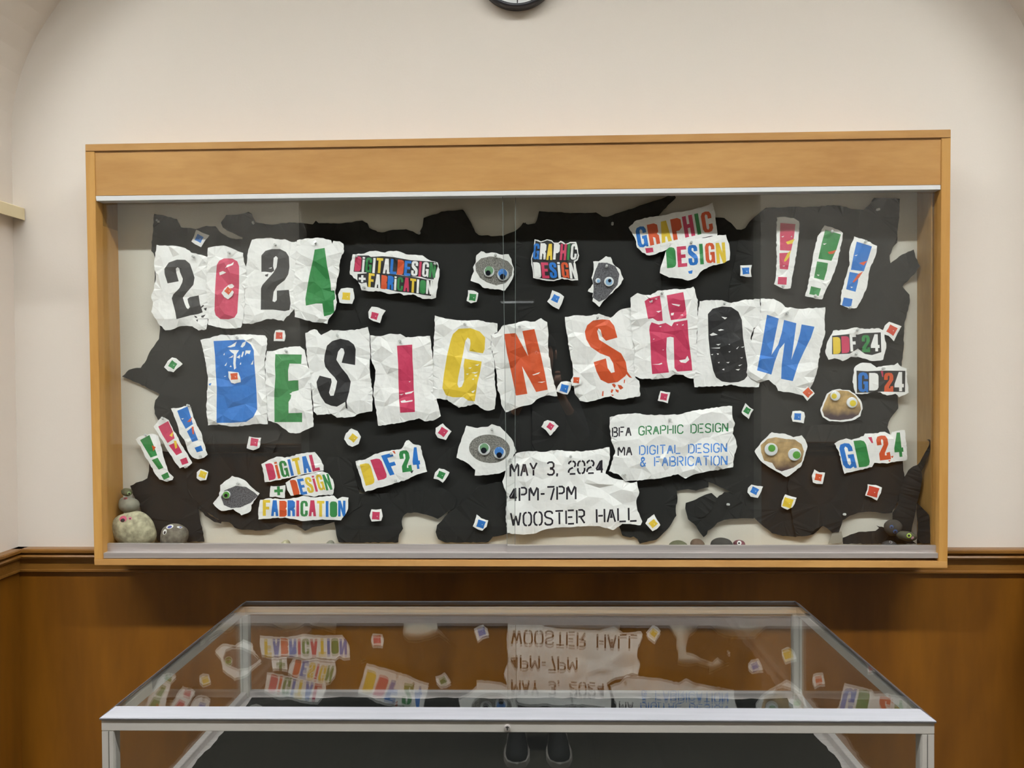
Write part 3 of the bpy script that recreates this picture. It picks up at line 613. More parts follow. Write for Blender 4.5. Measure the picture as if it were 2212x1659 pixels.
big('sheet with the yellow letter G', 'F', [(945, -468), (1060, -440), (1180, -425), (1300, -430), (1400, -410), (1480, -400), (1480, -325), (1425, -300), (1425, -200), (1450, -100), (1455, 80), (1470, 200), (1455, 330), (1410, 345), (1370, 340), (1290, 290), (1150, 318), (1050, 250), (950, 240), (915, 210), (925, 50), (930, -150), (940, -300)], 'letter G', 'Y',
    [[(1085, -270), (1100, -310), (1150, -355), (1250, -360), (1330, -330), (1375, -280), (1370, -180), (1355, -145), (1240, -165), (1250, -230), (1245, -265), (1225, -280), (1205, -250), (1190, -160), (1165, -40), (1145, 60), (1138, 120), (1150, 148), (1175, 140), (1195, 90), (1195, 0), (1190, -40), (1200, -100), (1345, -75), (1330, 20), (1310, 100), (1285, 265), (1230, 258), (1190, 230), (1100, 230), (1040, 212), (1010, 150), (1022, 40), (1050, -130)]],
    hl=[[(1255, 20), (1315, 12), (1290, 28)], [(1260, 75), (1280, 68), (1275, 82)], [(1280, 45), (1305, 40), (1300, 55)], [(1255, 182), (1290, 168), (1272, 194)], [(1210, 30), (1235, 26), (1225, 38)], [(1285, -45), (1325, -55), (1310, -38)], [(1230, -20), (1260, -26), (1250, -14)]], dy=0)
big('sheet with the orange-red letter N seen through the pane overlap', 'F', [(1530, -385), (1620, -400), (1700, -420), (1800, -415), (1850, -445), (1905, -410), (1915, -300), (1910, -200), (1930, -60), (1950, 50), (1990, 220), (1900, 215), (1830, 240), (1770, 290), (1680, 310), (1550, 358), (1515, 300), (1500, 200), (1480, 170), (1475, 60), (1455, -80), (1425, -200), (1428, -300), (1480, -320)], 'letter N', 'O',
    [[(1535, -310), (1635, -318), (1742, -120), (1692, -335), (1795, -352), (1850, -130), (1885, 30), (1908, 165), (1810, 185), (1760, 90), (1690, -35), (1735, 200), (1638, 215), (1600, 30), (1560, -150)]],
    hl=[[(1775, 38), (1800, 30), (1845, 14), (1830, 30), (1790, 42)], [(1820, 100), (1890, 94), (1860, 106)]], dy=.0015)
big('sheet with the orange letter S, splattered at its foot', 'G', [(80, -455), (155, -470), (280, -465), (370, -485), (470, -450), (560, -520), (640, -535), (650, -450), (660, -300), (685, -150), (675, -40), (680, 60), (715, 90), (722, 220), (600, 245), (540, 250), (470, 220), (380, 245), (280, 270), (210, 260), (165, 200), (150, 80), (145, -50), (115, -180), (85, -400)], 'letter S', 'O',
    [[(250, -330), (270, -385), (320, -425), (400, -435), (460, -430), (500, -380), (528, -280), (430, -252), (400, -285), (385, -345), (368, -358), (355, -335), (372, -262), (470, -200), (560, -145), (600, -70), (612, 10), (600, 45), (530, 100), (450, 112), (385, 80), (350, 10), (325, -70), (430, -102), (445, -20), (475, 22), (505, 15), (492, -60), (460, -115), (380, -145), (300, -200), (262, -265)]],
    extra=[('O', [(612, 10), (640, 50), (655, 65), (630, 60), (604, 32)]), ('O', [(480, 118), (500, 112), (515, 130), (505, 150), (490, 135)]), ('O', [(530, 122), (560, 128), (580, 150), (555, 165), (540, 150)]), ('O', [(510, 160), (540, 170), (535, 192), (515, 180)]), ('O', [(478, 160), (495, 165), (482, 195), (470, 185)]), ('O', [(475, 205), (500, 210), (485, 220)]), ('O', [(400, 180), (410, 175), (408, 220), (395, 218)]), ('O', [(585, 80), (595, 78), (590, 110), (582, 108)])], dy=0)
big('sheet with the tall magenta letter H, broken by white cracks', 'G', [(640, -620), (700, -660), (730, -650), (810, -640), (870, -680), (950, -685), (1010, -695), (1060, -690), (1150, -700), (1175, -715), (1190, -690), (1200, -640), (1215, -600), (1210, -520), (1215, -430), (1205, -300), (1205, -150), (1200, 0), (1180, 70), (1130, 65), (1090, 40), (1020, 35), (960, 65), (850, 75), (720, 70), (680, 50), (670, -60), (680, -150), (650, -300), (640, -450)], 'letter H', 'M',
    [[(x, y-1580) for x, y in q] for q in ([(805, 1200), (820, 1170), (880, 1190), (940, 1175), (990, 1205), (1010, 1170), (1125, 1150), (1135, 1300), (1160, 1500), (1167, 1582), (1040, 1590), (1015, 1560), (1008, 1300), (980, 1293), (950, 1300), (945, 1400), (950, 1500), (968, 1598), (825, 1612), (815, 1500), (808, 1300), (800, 1235)],
      [(760, 990), (795, 965), (890, 942), (905, 1040), (915, 1158), (870, 1160), (830, 1135), (790, 1142), (775, 1060)], [(948, 940), (1090, 912), (1105, 1000), (1118, 1100), (1115, 1135), (985, 1152), (965, 1060)])],
    hl=[[(x, y-1580) for x, y in q] for q in ([(800, 990), (830, 978), (825, 1000), (805, 1002)], [(845, 970), (870, 962), (865, 978)], [(858, 1076), (905, 1070), (880, 1088)], [(990, 1010), (1065, 1020), (1055, 1035), (1000, 1020)], [(1055, 1495), (1108, 1485), (1125, 1455), (1142, 1490), (1110, 1518), (1070, 1512)], [(985, 1092), (1012, 1088), (1005, 1110), (985, 1112)], [(1062, 1108), (1085, 1102), (1090, 1112)], [(822, 1530), (880, 1525), (905, 1515), (912, 1525), (890, 1532)], [(1030, 1190), (1045, 1184), (1042, 1196)], [(880, 1205), (905, 1200), (900, 1212)], [(910, 1405), (925, 1402), (920, 1410)], [(830, 1314), (845, 1308), (840, 1318)], [(1075, 1195), (1095, 1185), (1090, 1198)])], dy=.003)
big('sheet with the solid black letter O flecked with white', 'G', [(1230, -590), (1330, -600), (1420, -600), (1500, -575), (1600, -600), (1745, -610), (1750, -500), (1750, -400), (1690, -360), (1665, -270), (1680, -240), (1660, -100), (1650, 0), (1655, 40), (1740, 110), (1735, 142), (1600, 140), (1500, 120), (1400, 135), (1185, 142), (1180, 70), (1195, -50), (1205, -250), (1212, -450)], 'letter O', 'K',
    [[(1300, -480), (1340, -525), (1420, -545), (1500, -540), (1560, -500), (1590, -430), (1600, -280), (1620, -150), (1640, -30), (1635, 50), (1610, 80), (1560, 100), (1490, 105), (1420, 95), (1370, 60), (1345, 0), (1320, -130), (1305, -280)]],
    hl=[[(x, y-1580) for x, y in q] for q in ([(1385, 1237), (1410, 1227), (1440, 1235), (1400, 1244)], [(1315, 1276), (1345, 1258), (1385, 1276), (1330, 1286)], [(1322, 1390), (1405, 1385), (1400, 1394)], [(1370, 1358), (1410, 1354), (1390, 1368)], [(1540, 1396), (1565, 1374), (1552, 1397)], [(1580, 1382), (1612, 1374), (1600, 1386)], [(1560, 1537), (1595, 1528), (1570, 1544)], [(1535, 1572), (1575, 1567), (1560, 1583)], [(1420, 1572), (1440, 1564), (1440, 1580)], [(1415, 1122), (1440, 1126), (1465, 1130), (1445, 1145)], [(1325, 1445), (1345, 1440), (1340, 1450)], [(1475, 1420), (1495, 1416), (1485, 1428)], [(1455, 1512), (1485, 1508), (1475, 1520)], [(1385, 1512), (1400, 1508), (1395, 1520)], [(1575, 1472), (1600, 1468), (1590, 1478)], [(1375, 1435), (1395, 1438), (1385, 1448)], [(1475, 1358), (1490, 1355), (1485, 1364)])], dy=.0015)
big('sheet with the blue letter W at the right end of the lower word', 'H', [(172, -612), (280, -610), (330, -585), (380, -540), (500, -525), (600, -530), (722, -538), (715, -430), (720, -310), (680, -180), (660, -30), (630, 80), (590, 160), (570, 190), (530, 215), (430, 190), (320, 175), (300, 130), (240, 82), (155, 105), (90, 70), (50, 20), (62, -100), (25, -200), (90, -240), (115, -350), (165, -400)], 'letter W', 'B',
    [[(225, -475), (325, -442), (300, -320), (262, -130), (320, -220), (350, -320), (370, -430), (475, -402), (455, -250), (432, -90), (480, -220), (505, -310), (520, -392), (630, -372), (600, -280), (540, -160), (490, -50), (455, 60), (445, 92), (345, 72), (350, -50), (375, -235), (330, -180), (290, -70), (262, 36), (140, 0), (175, -180), (200, -330)]], dy=.0035)

# ---- exclamation mark strips
def excl(label, crop, outline, col, polys, sp, dy=.001):
    P = [pr('printed_mark' if i == 0 else 'ink_mark', col, p, crop, CNAME[col]+' exclamation mark stroke' if i == 0 else None) for i, p in enumerate(polys)]
    P += [pr('ink_splash', c_, p, crop, CNAME[c_]+' ink splash') for c_, p in sp]
    return letter_sheet(label, crop, outline, P, dy, 'exclamation mark strips', .0048, 17)
excl('upright white strip with a magenta exclamation mark', 'D', [(310, 275), (380, 270), (450, 280), (498, 310), (500, 400), (485, 500), (475, 600), (455, 700), (440, 780), (425, 880), (370, 885), (285, 845), (300, 790), (308, 650), (305, 450)], 'M',
     [[(338, 322), (467, 332), (455, 440), (430, 560), (335, 555), (335, 430)], [(330, 580), (420, 575), (415, 650), (403, 720), (333, 714)], [(320, 782), (395, 785), (390, 850), (315, 845)]],
     [('Y', [(385, 485), (440, 465), (462, 458), (440, 498), (400, 505)]), ('Y', [(370, 640), (400, 580), (430, 555), (415, 610), (395, 640), (375, 655)]), ('W', [(345, 440), (372, 432), (360, 445)]), ('W', [(425, 440), (440, 432), (438, 445)]), ('W', [(355, 688), (380, 684), (370, 694)])])
excl('leaning white strip with a green exclamation mark, upper right', 'D', [(718, 342), (780, 360), (830, 380), (872, 408), (868, 470), (840, 580), (820, 680), (790, 760), (750, 850), (725, 900), (695, 975), (640, 970), (550, 945), (570, 880), (600, 720), (625, 560), (660, 430)], 'G',
     [[(722, 380), (855, 420), (820, 540), (775, 645), (662, 628), (690, 500)], [(652, 650), (745, 665), (735, 730), (710, 812), (625, 790)], [(600, 862), (685, 882), (665, 945), (585, 930)]],
     [('O', [(742, 570), (790, 560), (820, 550), (790, 585), (755, 588)]), ('W', [(700, 500), (735, 495), (715, 510)]), ('W', [(650, 762), (675, 766), (660, 775)])])
excl('leaning white strip with a blue exclamation mark, upper right', 'D', [(968, 438), (1060, 465), (1165, 518), (1155, 590), (1115, 680), (1090, 760), (1080, 860), (1040, 960), (990, 1048), (930, 1055), (850, 1020), (860, 900), (900, 780), (930, 660), (925, 570)], 'B',
     [[(990, 482), (1120, 522), (1090, 620), (1050, 735), (940, 722), (965, 590)], [(930, 740), (1010, 755), (1000, 830), (980, 910), (900, 888)], [(880, 958), (955, 972), (942, 1040), (862, 1030)]],
     [('O', [(1010, 665), (1080, 645), (1050, 685)]), ('O', [(955, 825), (1000, 760), (1045, 735), (1010, 790), (965, 832)]), ('W', [(970, 600), (1000, 592), (985, 605)]), ('W', [(935, 865), (960, 870), (945, 878)])])
excl('white strip with a green exclamation mark at the lower left', 'E', [(368, 590), (390, 570), (440, 555), (510, 540), (560, 560), (580, 620), (600, 720), (625, 800), (650, 870), (692, 912), (680, 935), (620, 948), (570, 930), (530, 880), (490, 800), (440, 720), (410, 650)], 'G',
     [[(405, 595), (485, 552), (520, 640), (552, 725), (495, 745), (450, 670)], [(505, 765), (555, 745), (605, 830), (565, 848)], [(585, 895), (640, 868), (658, 912), (608, 935)]], [('O', [(505, 640), (540, 655), (518, 690)])], dy=0)
excl('white strip with a magenta exclamation mark at the lower left, between green and blue', 'E', [(520, 480), (580, 410), (610, 402), (650, 425), (680, 490), (720, 560), (760, 640), (800, 700), (850, 790), (830, 810), (745, 835), (700, 780), (650, 700), (600, 610), (560, 540)], 'M',
     [[(560, 480), (645, 432), (685, 520), (700, 580), (640, 620), (595, 550)], [(650, 640), (715, 610), (765, 700), (715, 725)], [(745, 762), (800, 742), (818, 790), (765, 808)]], [('Y', [(655, 555), (690, 520), (680, 570)]), ('Y', [(692, 600), (715, 600), (722, 660), (705, 670)])], dy=.002)
excl('white strip with a blue exclamation mark at the lower left', 'E', [(668, 325), (740, 320), (820, 295), (840, 320), (860, 400), (890, 470), (930, 540), (950, 620), (980, 720), (950, 745), (900, 757), (850, 740), (810, 680), (780, 590), (740, 540), (720, 450)], 'B',
     [[(722, 345), (810, 308), (840, 400), (855, 460), (795, 500), (750, 420)], [(805, 520), (855, 480), (900, 595), (850, 612)], [(870, 660), (925, 640), (942, 685), (890, 700)]], [('O', [(805, 440), (850, 395), (838, 440)]), ('O', [(845, 480), (862, 480), (866, 545), (852, 545)]), ('W', [(755, 412), (780, 408), (768, 420)])], dy=.0)

# ---------------------------------------------------------------- block letters for the small signs (unit box, y down)
GL = {
 'D': [(0, 0), (.6, 0), (.88, .05), (1, .18), (1, .82), (.88, .95), (.6, 1), (0, 1)],
 'O': [(0, .15), (.15, .03), (.5, 0), (.85, .03), (1, .15), (1, .85), (.85, .97), (.5, 1), (.15, .97), (0, .85)],
 'I': [(.12, 0), (.88, 0), (.88, 1), (.12, 1)],
 'i': [(.1, .17), (.9, .17), (.9, 1), (.1, 1)],
 'G': [(1, .34), (.64, .34), (.64, .2), (.5, .13), (.38, .2), (.38, .8), (.5, .88), (.64, .8), (.64, .6), (.52, .6), (.52, .46), (1, .46), (1, 1), (.82, 1), (.76, .94), (.5, 1), (.15, .96), (0, .82), (0, .18), (.15, .04), (.5, 0), (.85, .04), (1, .18)],
 'C': [(1, .36), (.64, .36), (.64, .2), (.5, .13), (.38, .2), (.38, .8), (.5, .88), (.64, .8), (.64, .62), (1, .62), (1, .84), (.85, .97), (.5, 1), (.15, .96), (0, .82), (0, .18), (.15, .04), (.5, 0), (.85, .04), (1, .18)],
 'T': [(0, 0), (1, 0), (1, .17), (.7, .17), (.7, 1), (.3, 1), (.3, .17), (0, .17)],
 'A': [(.24, 0), (.76, 0), (1, 1), (.64, 1), (.58, .74), (.42, .74), (.36, 1), (0, 1)],
 'L': [(0, 0), (.42, 0), (.42, .82), (1, .82), (1, 1), (0, 1)],
 'E': [(0, 0), (1, 0), (1, .17), (.42, .17), (.42, .4), (.88, .4), (.88, .57), (.42, .57), (.42, .83), (1, .83), (1, 1), (0, 1)],
 'F': [(0, 0), (1, 0), (1, .17), (.42, .17), (.42, .42), (.88, .42), (.88, .6), (.42, .6), (.42, 1), (0, 1)],
 'N': [(0, 0), (.36, 0), (.66, .5), (.66, 0), (1, 0), (1, 1), (.66, 1), (.34, .48), (.34, 1), (0, 1)],
 'H': [(0, 0), (.38, 0), (.38, .4), (.62, .4), (.62, 0), (1, 0), (1, 1), (.62, 1), (.62, .58), (.38, .58), (.38, 1), (0, 1)],
 'P': [(0, 0), (.7, 0), (1, .1), (1, .48), (.72, .6), (.42, .6), (.42, 1), (0, 1)],
 'R': [(0, 0), (.7, 0), (1, .1), (1, .42), (.84, .52), (1, .6), (1, 1), (.64, 1), (.62, .68), (.4, .62), (.4, 1), (0, 1)],
 'B': [(0, 0), (.75, 0), (1, .08), (1, .4), (.86, .49), (1, .58), (1, .9), (.75, 1), (0, 1)],
 'S': [(1, .32), (.62, .32), (.6, .18), (.5, .14), (.4, .18), (.4, .28), (.9, .5), (1, .62), (1, .86), (.84, .97), (.5, 1), (.14, .97), (0, .84), (0, .64), (.38, .64), (.4, .82), (.5, .87), (.6, .82), (.6, .68), (.1, .46), (0, .36), (0, .14), (.15, .03), (.5, 0), (.85, .03), (1, .14)],
 '2': [(0, .16), (.15, .03), (.5, 0), (.85, .03), (1, .16), (1, .38), (.56, .72), (.52, .82), (.68, .82), (.68, .72), (1, .7), (1, 1), (0, 1), (.04, .72), (.56, .38), (.6, .2), (.5, .14), (.4, .2), (.4, .38), (0, .38)],
 '4': [(.46, 0), (.82, 0), (.82, .62), (1, .62), (1, .8), (.82, .8), (.82, 1), (.5, 1), (.5, .8), (0, .8), (0, .64)],
 '+': [(.34, 0), (.66, 0), (.66, .34), (1, .34), (1, .66), (.66, .66), (.66, 1), (.34, 1), (.34, .66), (0, .66), (0, .34), (.34, .34)],
 "'": [(.1, 0), (.9, 0), (.7, 1), (.4, 1)],
}
CW = {'I': .5, 'i': .45, "'": .35}
GLH = {'A': [(.44, .22), (.56, .22), (.56, .58), (.44, .58)], 'P': [(.42, .17), (.6, .17), (.6, .44), (.42, .44)], 'R': [(.4, .16), (.6, .16), (.6, .44), (.4, .44)], 'B': [(.4, .18), (.6, .18), (.6, .38), (.4, .38)]}
def glyph(ch, col, crop, tl, tr, dn, counters=True):
    f = lambda u, v: (tl[0]+(tr[0]-tl[0])*u+dn[0]*v, tl[1]+(tr[1]-tl[1])*u+dn[1]*v)
    out = [pr('printed_letter' if ch not in "+'" else 'printed_sign', col, [f(*p) for p in GL[ch]], crop, CNAME[col]+' '+('plus sign' if ch == '+' else 'apostrophe' if ch == "'" else 'letter '+ch.upper() if not ch.isdigit() else 'numeral '+ch))]
    if ch == 'i': out.append(pr('printed_dot', col, [f(*p) for p in [(.1, 0), (.9, 0), (.9, .11), (.1, .11)]], crop))
    return out
def word(s, cols, crop, tl, tr, dn, gap=.09, jit=0):
    W_ = [CW.get(c, 1) for c in s]; tot = sum(W_)+gap*(len(s)-1); x = 0; out = []
    rnd = random.Random(len(s))
    for c, col, w_ in zip(s, cols, W_):
        a, b = x/tot, (x+w_)/tot; j = rnd.uniform(-jit, jit)
        q = lambda t: (tl[0]+(tr[0]-tl[0])*t, tl[1]+(tr[1]-tl[1])*t+j)
        if c != ' ': out += glyph(c, col, crop, q(a), q(b), dn)
        x += w_+gap
    return out
def sign(label, crop, outline, prints, dy=.001, cr=.0042, sp=18):
    return letter_sheet(label, crop, outline, prints, dy, 'small torn signs', cr, sp)
def bg(crop, *polys): return [pr('printed_background', 'K', p, crop, 'black printed background') for p in polys]
sign('white torn sign with black-boxed multicolour letters reading DIGITAL DESIGN + FABRICATION', 'B', [(245, 590), (340, 585), (390, 562), (440, 560), (520, 575), (570, 560), (640, 565), (700, 590), (840, 600), (900, 640), (970, 660), (985, 720), (985, 780), (970, 850), (955, 960), (920, 972), (840, 970), (760, 930), (680, 940), (640, 920), (560, 930), (480, 905), (400, 905), (320, 895), (290, 820), (220, 760), (225, 680)],
     bg('B', [(268, 600), (380, 600), (400, 612), (500, 606), (600, 615), (740, 640), (955, 655), (972, 690), (935, 805), (880, 800), (820, 780), (740, 780), (640, 762), (560, 745), (480, 748), (380, 745), (252, 738)], [(285, 758), (362, 752), (366, 738), (480, 738), (600, 760), (780, 785), (928, 815), (912, 945), (840, 935), (760, 920), (620, 908), (530, 885), (370, 868), (362, 830), (320, 838), (284, 826)])
     + word('DiGITALDESIGN', 'MWGWYWBOBWMWG', 'B', (268, 606), (958, 664), (-10, 128), .1, 3) + glyph('+', 'W', 'B', (297, 766), (356, 770), (-2, 60)) + word('FABRiCATION', 'YWOBWGMYWGW', 'B', (382, 750), (925, 818), (-6, 118), .1, 3), .003)
sign('black torn sign with multicolour letters reading GRAPHIC DESIGN, edged white', 'B', [(1795, 462), (1850, 480), (1900, 462), (1945, 470), (1960, 490), (2000, 490), (2020, 475), (2060, 500), (2100, 485), (2150, 485), (2165, 540), (2175, 600), (2165, 640), (2140, 655), (2150, 700), (2168, 810), (2100, 812), (2030, 795), (1960, 820), (1860, 808), (1785, 790), (1775, 700), (1765, 630), (1790, 560)],
     bg('B', [(1803, 472), (1850, 488), (1905, 470), (1940, 480), (1960, 498), (2000, 498), (2020, 488), (2060, 510), (2100, 495), (2142, 495), (2155, 540), (2165, 600), (2155, 632), (2130, 645), (2140, 700), (2156, 800), (2100, 802), (2030, 787), (1960, 810), (1865, 798), (1793, 782), (1783, 700), (1773, 630), (1798, 560)])
     + word('GRAPHIC', 'BWYWMGW', 'B', (1790, 497), (2162, 503), (-10, 138), .12, 4) + word('DESiGN', 'WMBWOW', 'B', (1783, 655), (2148, 662), (12, 135), .12, 4), .002)
sign('white strip with multicolour letters reading GRAPHIC above a small magenta square', 'C', [(625, 360), (690, 300), (760, 280), (830, 270), (900, 262), (1000, 235), (1100, 225), (1200, 200), (1300, 170), (1340, 150), (1360, 230), (1370, 330), (1380, 430), (1300, 440), (1150, 470), (1020, 495), (950, 550), (870, 580), (800, 600), (740, 575), (695, 530), (680, 460), (650, 400)],
     word('GRAPHIC', 'BOYOMGO', 'C', (678, 362), (1320, 215), (30, 178), .16) + [pr('printed_square', 'M', [(765, 538), (830, 533), (836, 570), (775, 580)], 'C', 'magenta square')], 0)
sign('white strip with multicolour letters reading DESIGN below the graphic strip', 'C', [(990, 500), (1050, 480), (1150, 460), (1300, 445), (1400, 425), (1455, 422), (1480, 500), (1490, 570), (1485, 640), (1420, 670), (1330, 690), (1250, 730), (1200, 790), (1130, 815), (1060, 795), (970, 790), (890, 750), (900, 690), (930, 600), (950, 550)],
     word('DESIGN', 'GMBGOY', 'C', (940, 530), (1445, 485), (12, 175), .16, 6) + [pr('ink_mark', 'B', [(1130, 735), (1170, 725), (1165, 755), (1140, 755)], 'C', 'blue ink splatter')], .003)
def gl4(items, crop):
    out = []
    for ch, col, x0, y0, x1, y1, sh in items: out += glyph(ch, col, crop, (x0, y0), (x1, y0+(sh[0] if sh else 0)), (sh[1] if sh else 0, y1-y0))
    return out
sign('white torn sign with a black box reading DDF 24 at the right', 'D', [(790, 1240), (880, 1235), (970, 1215), (1080, 1225), (1180, 1220), (1225, 1240), (1228, 1310), (1243, 1370), (1230, 1430), (1215, 1490), (1120, 1500), (1060, 1480), (1000, 1465), (940, 1465), (870, 1500), (800, 1478), (750, 1490), (722, 1430), (735, 1350), (765, 1290)],
     bg('D', [(780, 1285), (930, 1270), (1000, 1275), (1050, 1262), (1195, 1256), (1200, 1425), (1120, 1450), (1060, 1440), (1000, 1395), (930, 1438), (780, 1444)])
     + gl4([('D', 'Y', 786, 1298, 850, 1442, (-4, 4)), ('D', 'M', 858, 1290, 925, 1434, (-4, 6)), ('F', 'W', 928, 1272, 982, 1420, (-2, 10)), ('2', 'G', 1032, 1278, 1100, 1425, (0, 4)), ('4', 'W', 1108, 1272, 1182, 1418, (0, 4))], 'D'), .001)
sign("white torn sign with a black box reading GD'24 at the right", 'H', [(970, -20), (1000, -50), (1040, -65), (1110, -62), (1160, -25), (1240, -40), (1310, -45), (1340, -65), (1370, -30), (1415, -15), (1420, 80), (1435, 190), (1400, 210), (1350, 230), (1320, 200), (1250, 215), (1150, 175), (1080, 200), (980, 200), (955, 100)],
     bg('H', [(988, 2), (1080, 8), (1160, 4), (1240, 2), (1405, 4), (1402, 185), (1200, 182), (1085, 190), (992, 192)])
     + gl4([('G', 'B', 1002, 16, 1086, 186, (0, 2)), ('D', 'W', 1096, 22, 1176, 172, (0, 0)), ("'", 'M', 1192, 6, 1218, 56, (0, 6)), ('2', 'O', 1224, 20, 1302, 182, (0, 0)), ('4', 'W', 1312, 14, 1392, 178, (0, 0))], 'H'), .001)
sign("white torn sign with coloured letters reading GD'24 at the lower right", 'H', [(798, 625), (830, 605), (900, 580), (945, 595), (1050, 560), (1060, 540), (1150, 535), (1230, 525), (1280, 550), (1290, 525), (1400, 508), (1410, 600), (1420, 700), (1420, 765), (1330, 775), (1250, 795), (1140, 790), (1120, 825), (1000, 855), (885, 882), (860, 800), (840, 700)],
     gl4([('G', 'B', 832, 628, 940, 845, (-14, 52)), ('D', 'G', 962, 602, 1062, 828, (-10, 48)), ("'", 'M', 1082, 572, 1122, 622, (-4, 20)), ('2', 'O', 1150, 562, 1246, 770, (-12, 38)), ('4', 'G', 1296, 534, 1372, 742, (-6, 22))], 'H')
     + [pr('ink_mark', 'O', [(1280, 735), (1305, 728), (1295, 750)], 'H', 'orange ink speck'), pr('ink_mark', 'O', [(1258, 768), (1280, 765), (1270, 782)], 'H', 'orange ink speck')], 0)
sign("white torn sign with coloured letters reading DDF'24 low left of centre", 'F', [(268, 775), (300, 765), (350, 760), (420, 720), (520, 690), (600, 680), (660, 670), (700, 600), (722, 595), (760, 630), (825, 645), (845, 740), (880, 865), (800, 885), (700, 935), (520, 990), (440, 1010), (350, 1035), (320, 950), (290, 850)],
     gl4([('D', 'Y', 304, 805, 388, 985, (-20, 52)), ('D', 'M', 394, 765, 480, 940, (-20, 66)), ('F', 'B', 486, 728, 580, 898, (-24, 76)), ("'", 'O', 578, 690, 604, 714, (-4, 14)), ('2', 'G', 634, 688, 718, 872, (-12, 36)), ('4', 'B', 738, 660, 800, 845, (-6, 26))], 'F')
     + [pr('ink_mark', 'K', [(735, 865), (765, 850), (750, 880)], 'F', 'dark ink speck')], .0)
sign('white strip with multicolour letters reading DIGITAL', 'E', [(1438, 800), (1500, 765), (1570, 735), (1640, 745), (1760, 715), (1830, 700), (1895, 697), (1930, 740), (1970, 810), (1970, 855), (1850, 880), (1740, 900), (1640, 925), (1540, 945), (1470, 955), (1460, 880)],
     word('DiGITAL', 'MOGBYBM', 'E', (1472, 800), (1908, 712), (34, 140), .16), 0)
sign('crumpled strip with multicolour letters reading DESIGN under the digital strip', 'E', [(1645, 960), (1700, 920), (1760, 900), (1870, 880), (1960, 860), (2010, 880), (2050, 930), (2062, 1000), (2050, 1060), (1950, 1065), (1890, 1080), (1780, 1060), (1690, 1070), (1660, 1020)],
     word('DESiGN', 'OBYMYG', 'E', (1682, 936), (2012, 880), (36, 135), .14, 6), .003)
sign('tiny white scrap printed with a green plus sign', 'E', [(1520, 985), (1570, 990), (1645, 980), (1640, 1050), (1640, 1090), (1560, 1078), (1510, 1080)], glyph('+', 'G', 'E', (1548, 992), (1622, 988), (4, 76)), .002, .001)
sign('long white strip with multicolour letters reading FABRICATION', 'E', [(1430, 1105), (1500, 1090), (1600, 1100), (1690, 1095), (1800, 1070), (1900, 1085), (1980, 1075), (2060, 1070), (2090, 1100), (2130, 1080), (2185, 1085), (2180, 1180), (2150, 1240), (2120, 1280), (2000, 1275), (1880, 1275), (1780, 1285), (1720, 1270), (1640, 1255), (1520, 1265), (1415, 1272), (1415, 1180)],
     word('FABRICATION', 'YBOBMGMYBGB', 'E', (1452, 1106), (2158, 1116), (0, 136), .12, 5), .001)

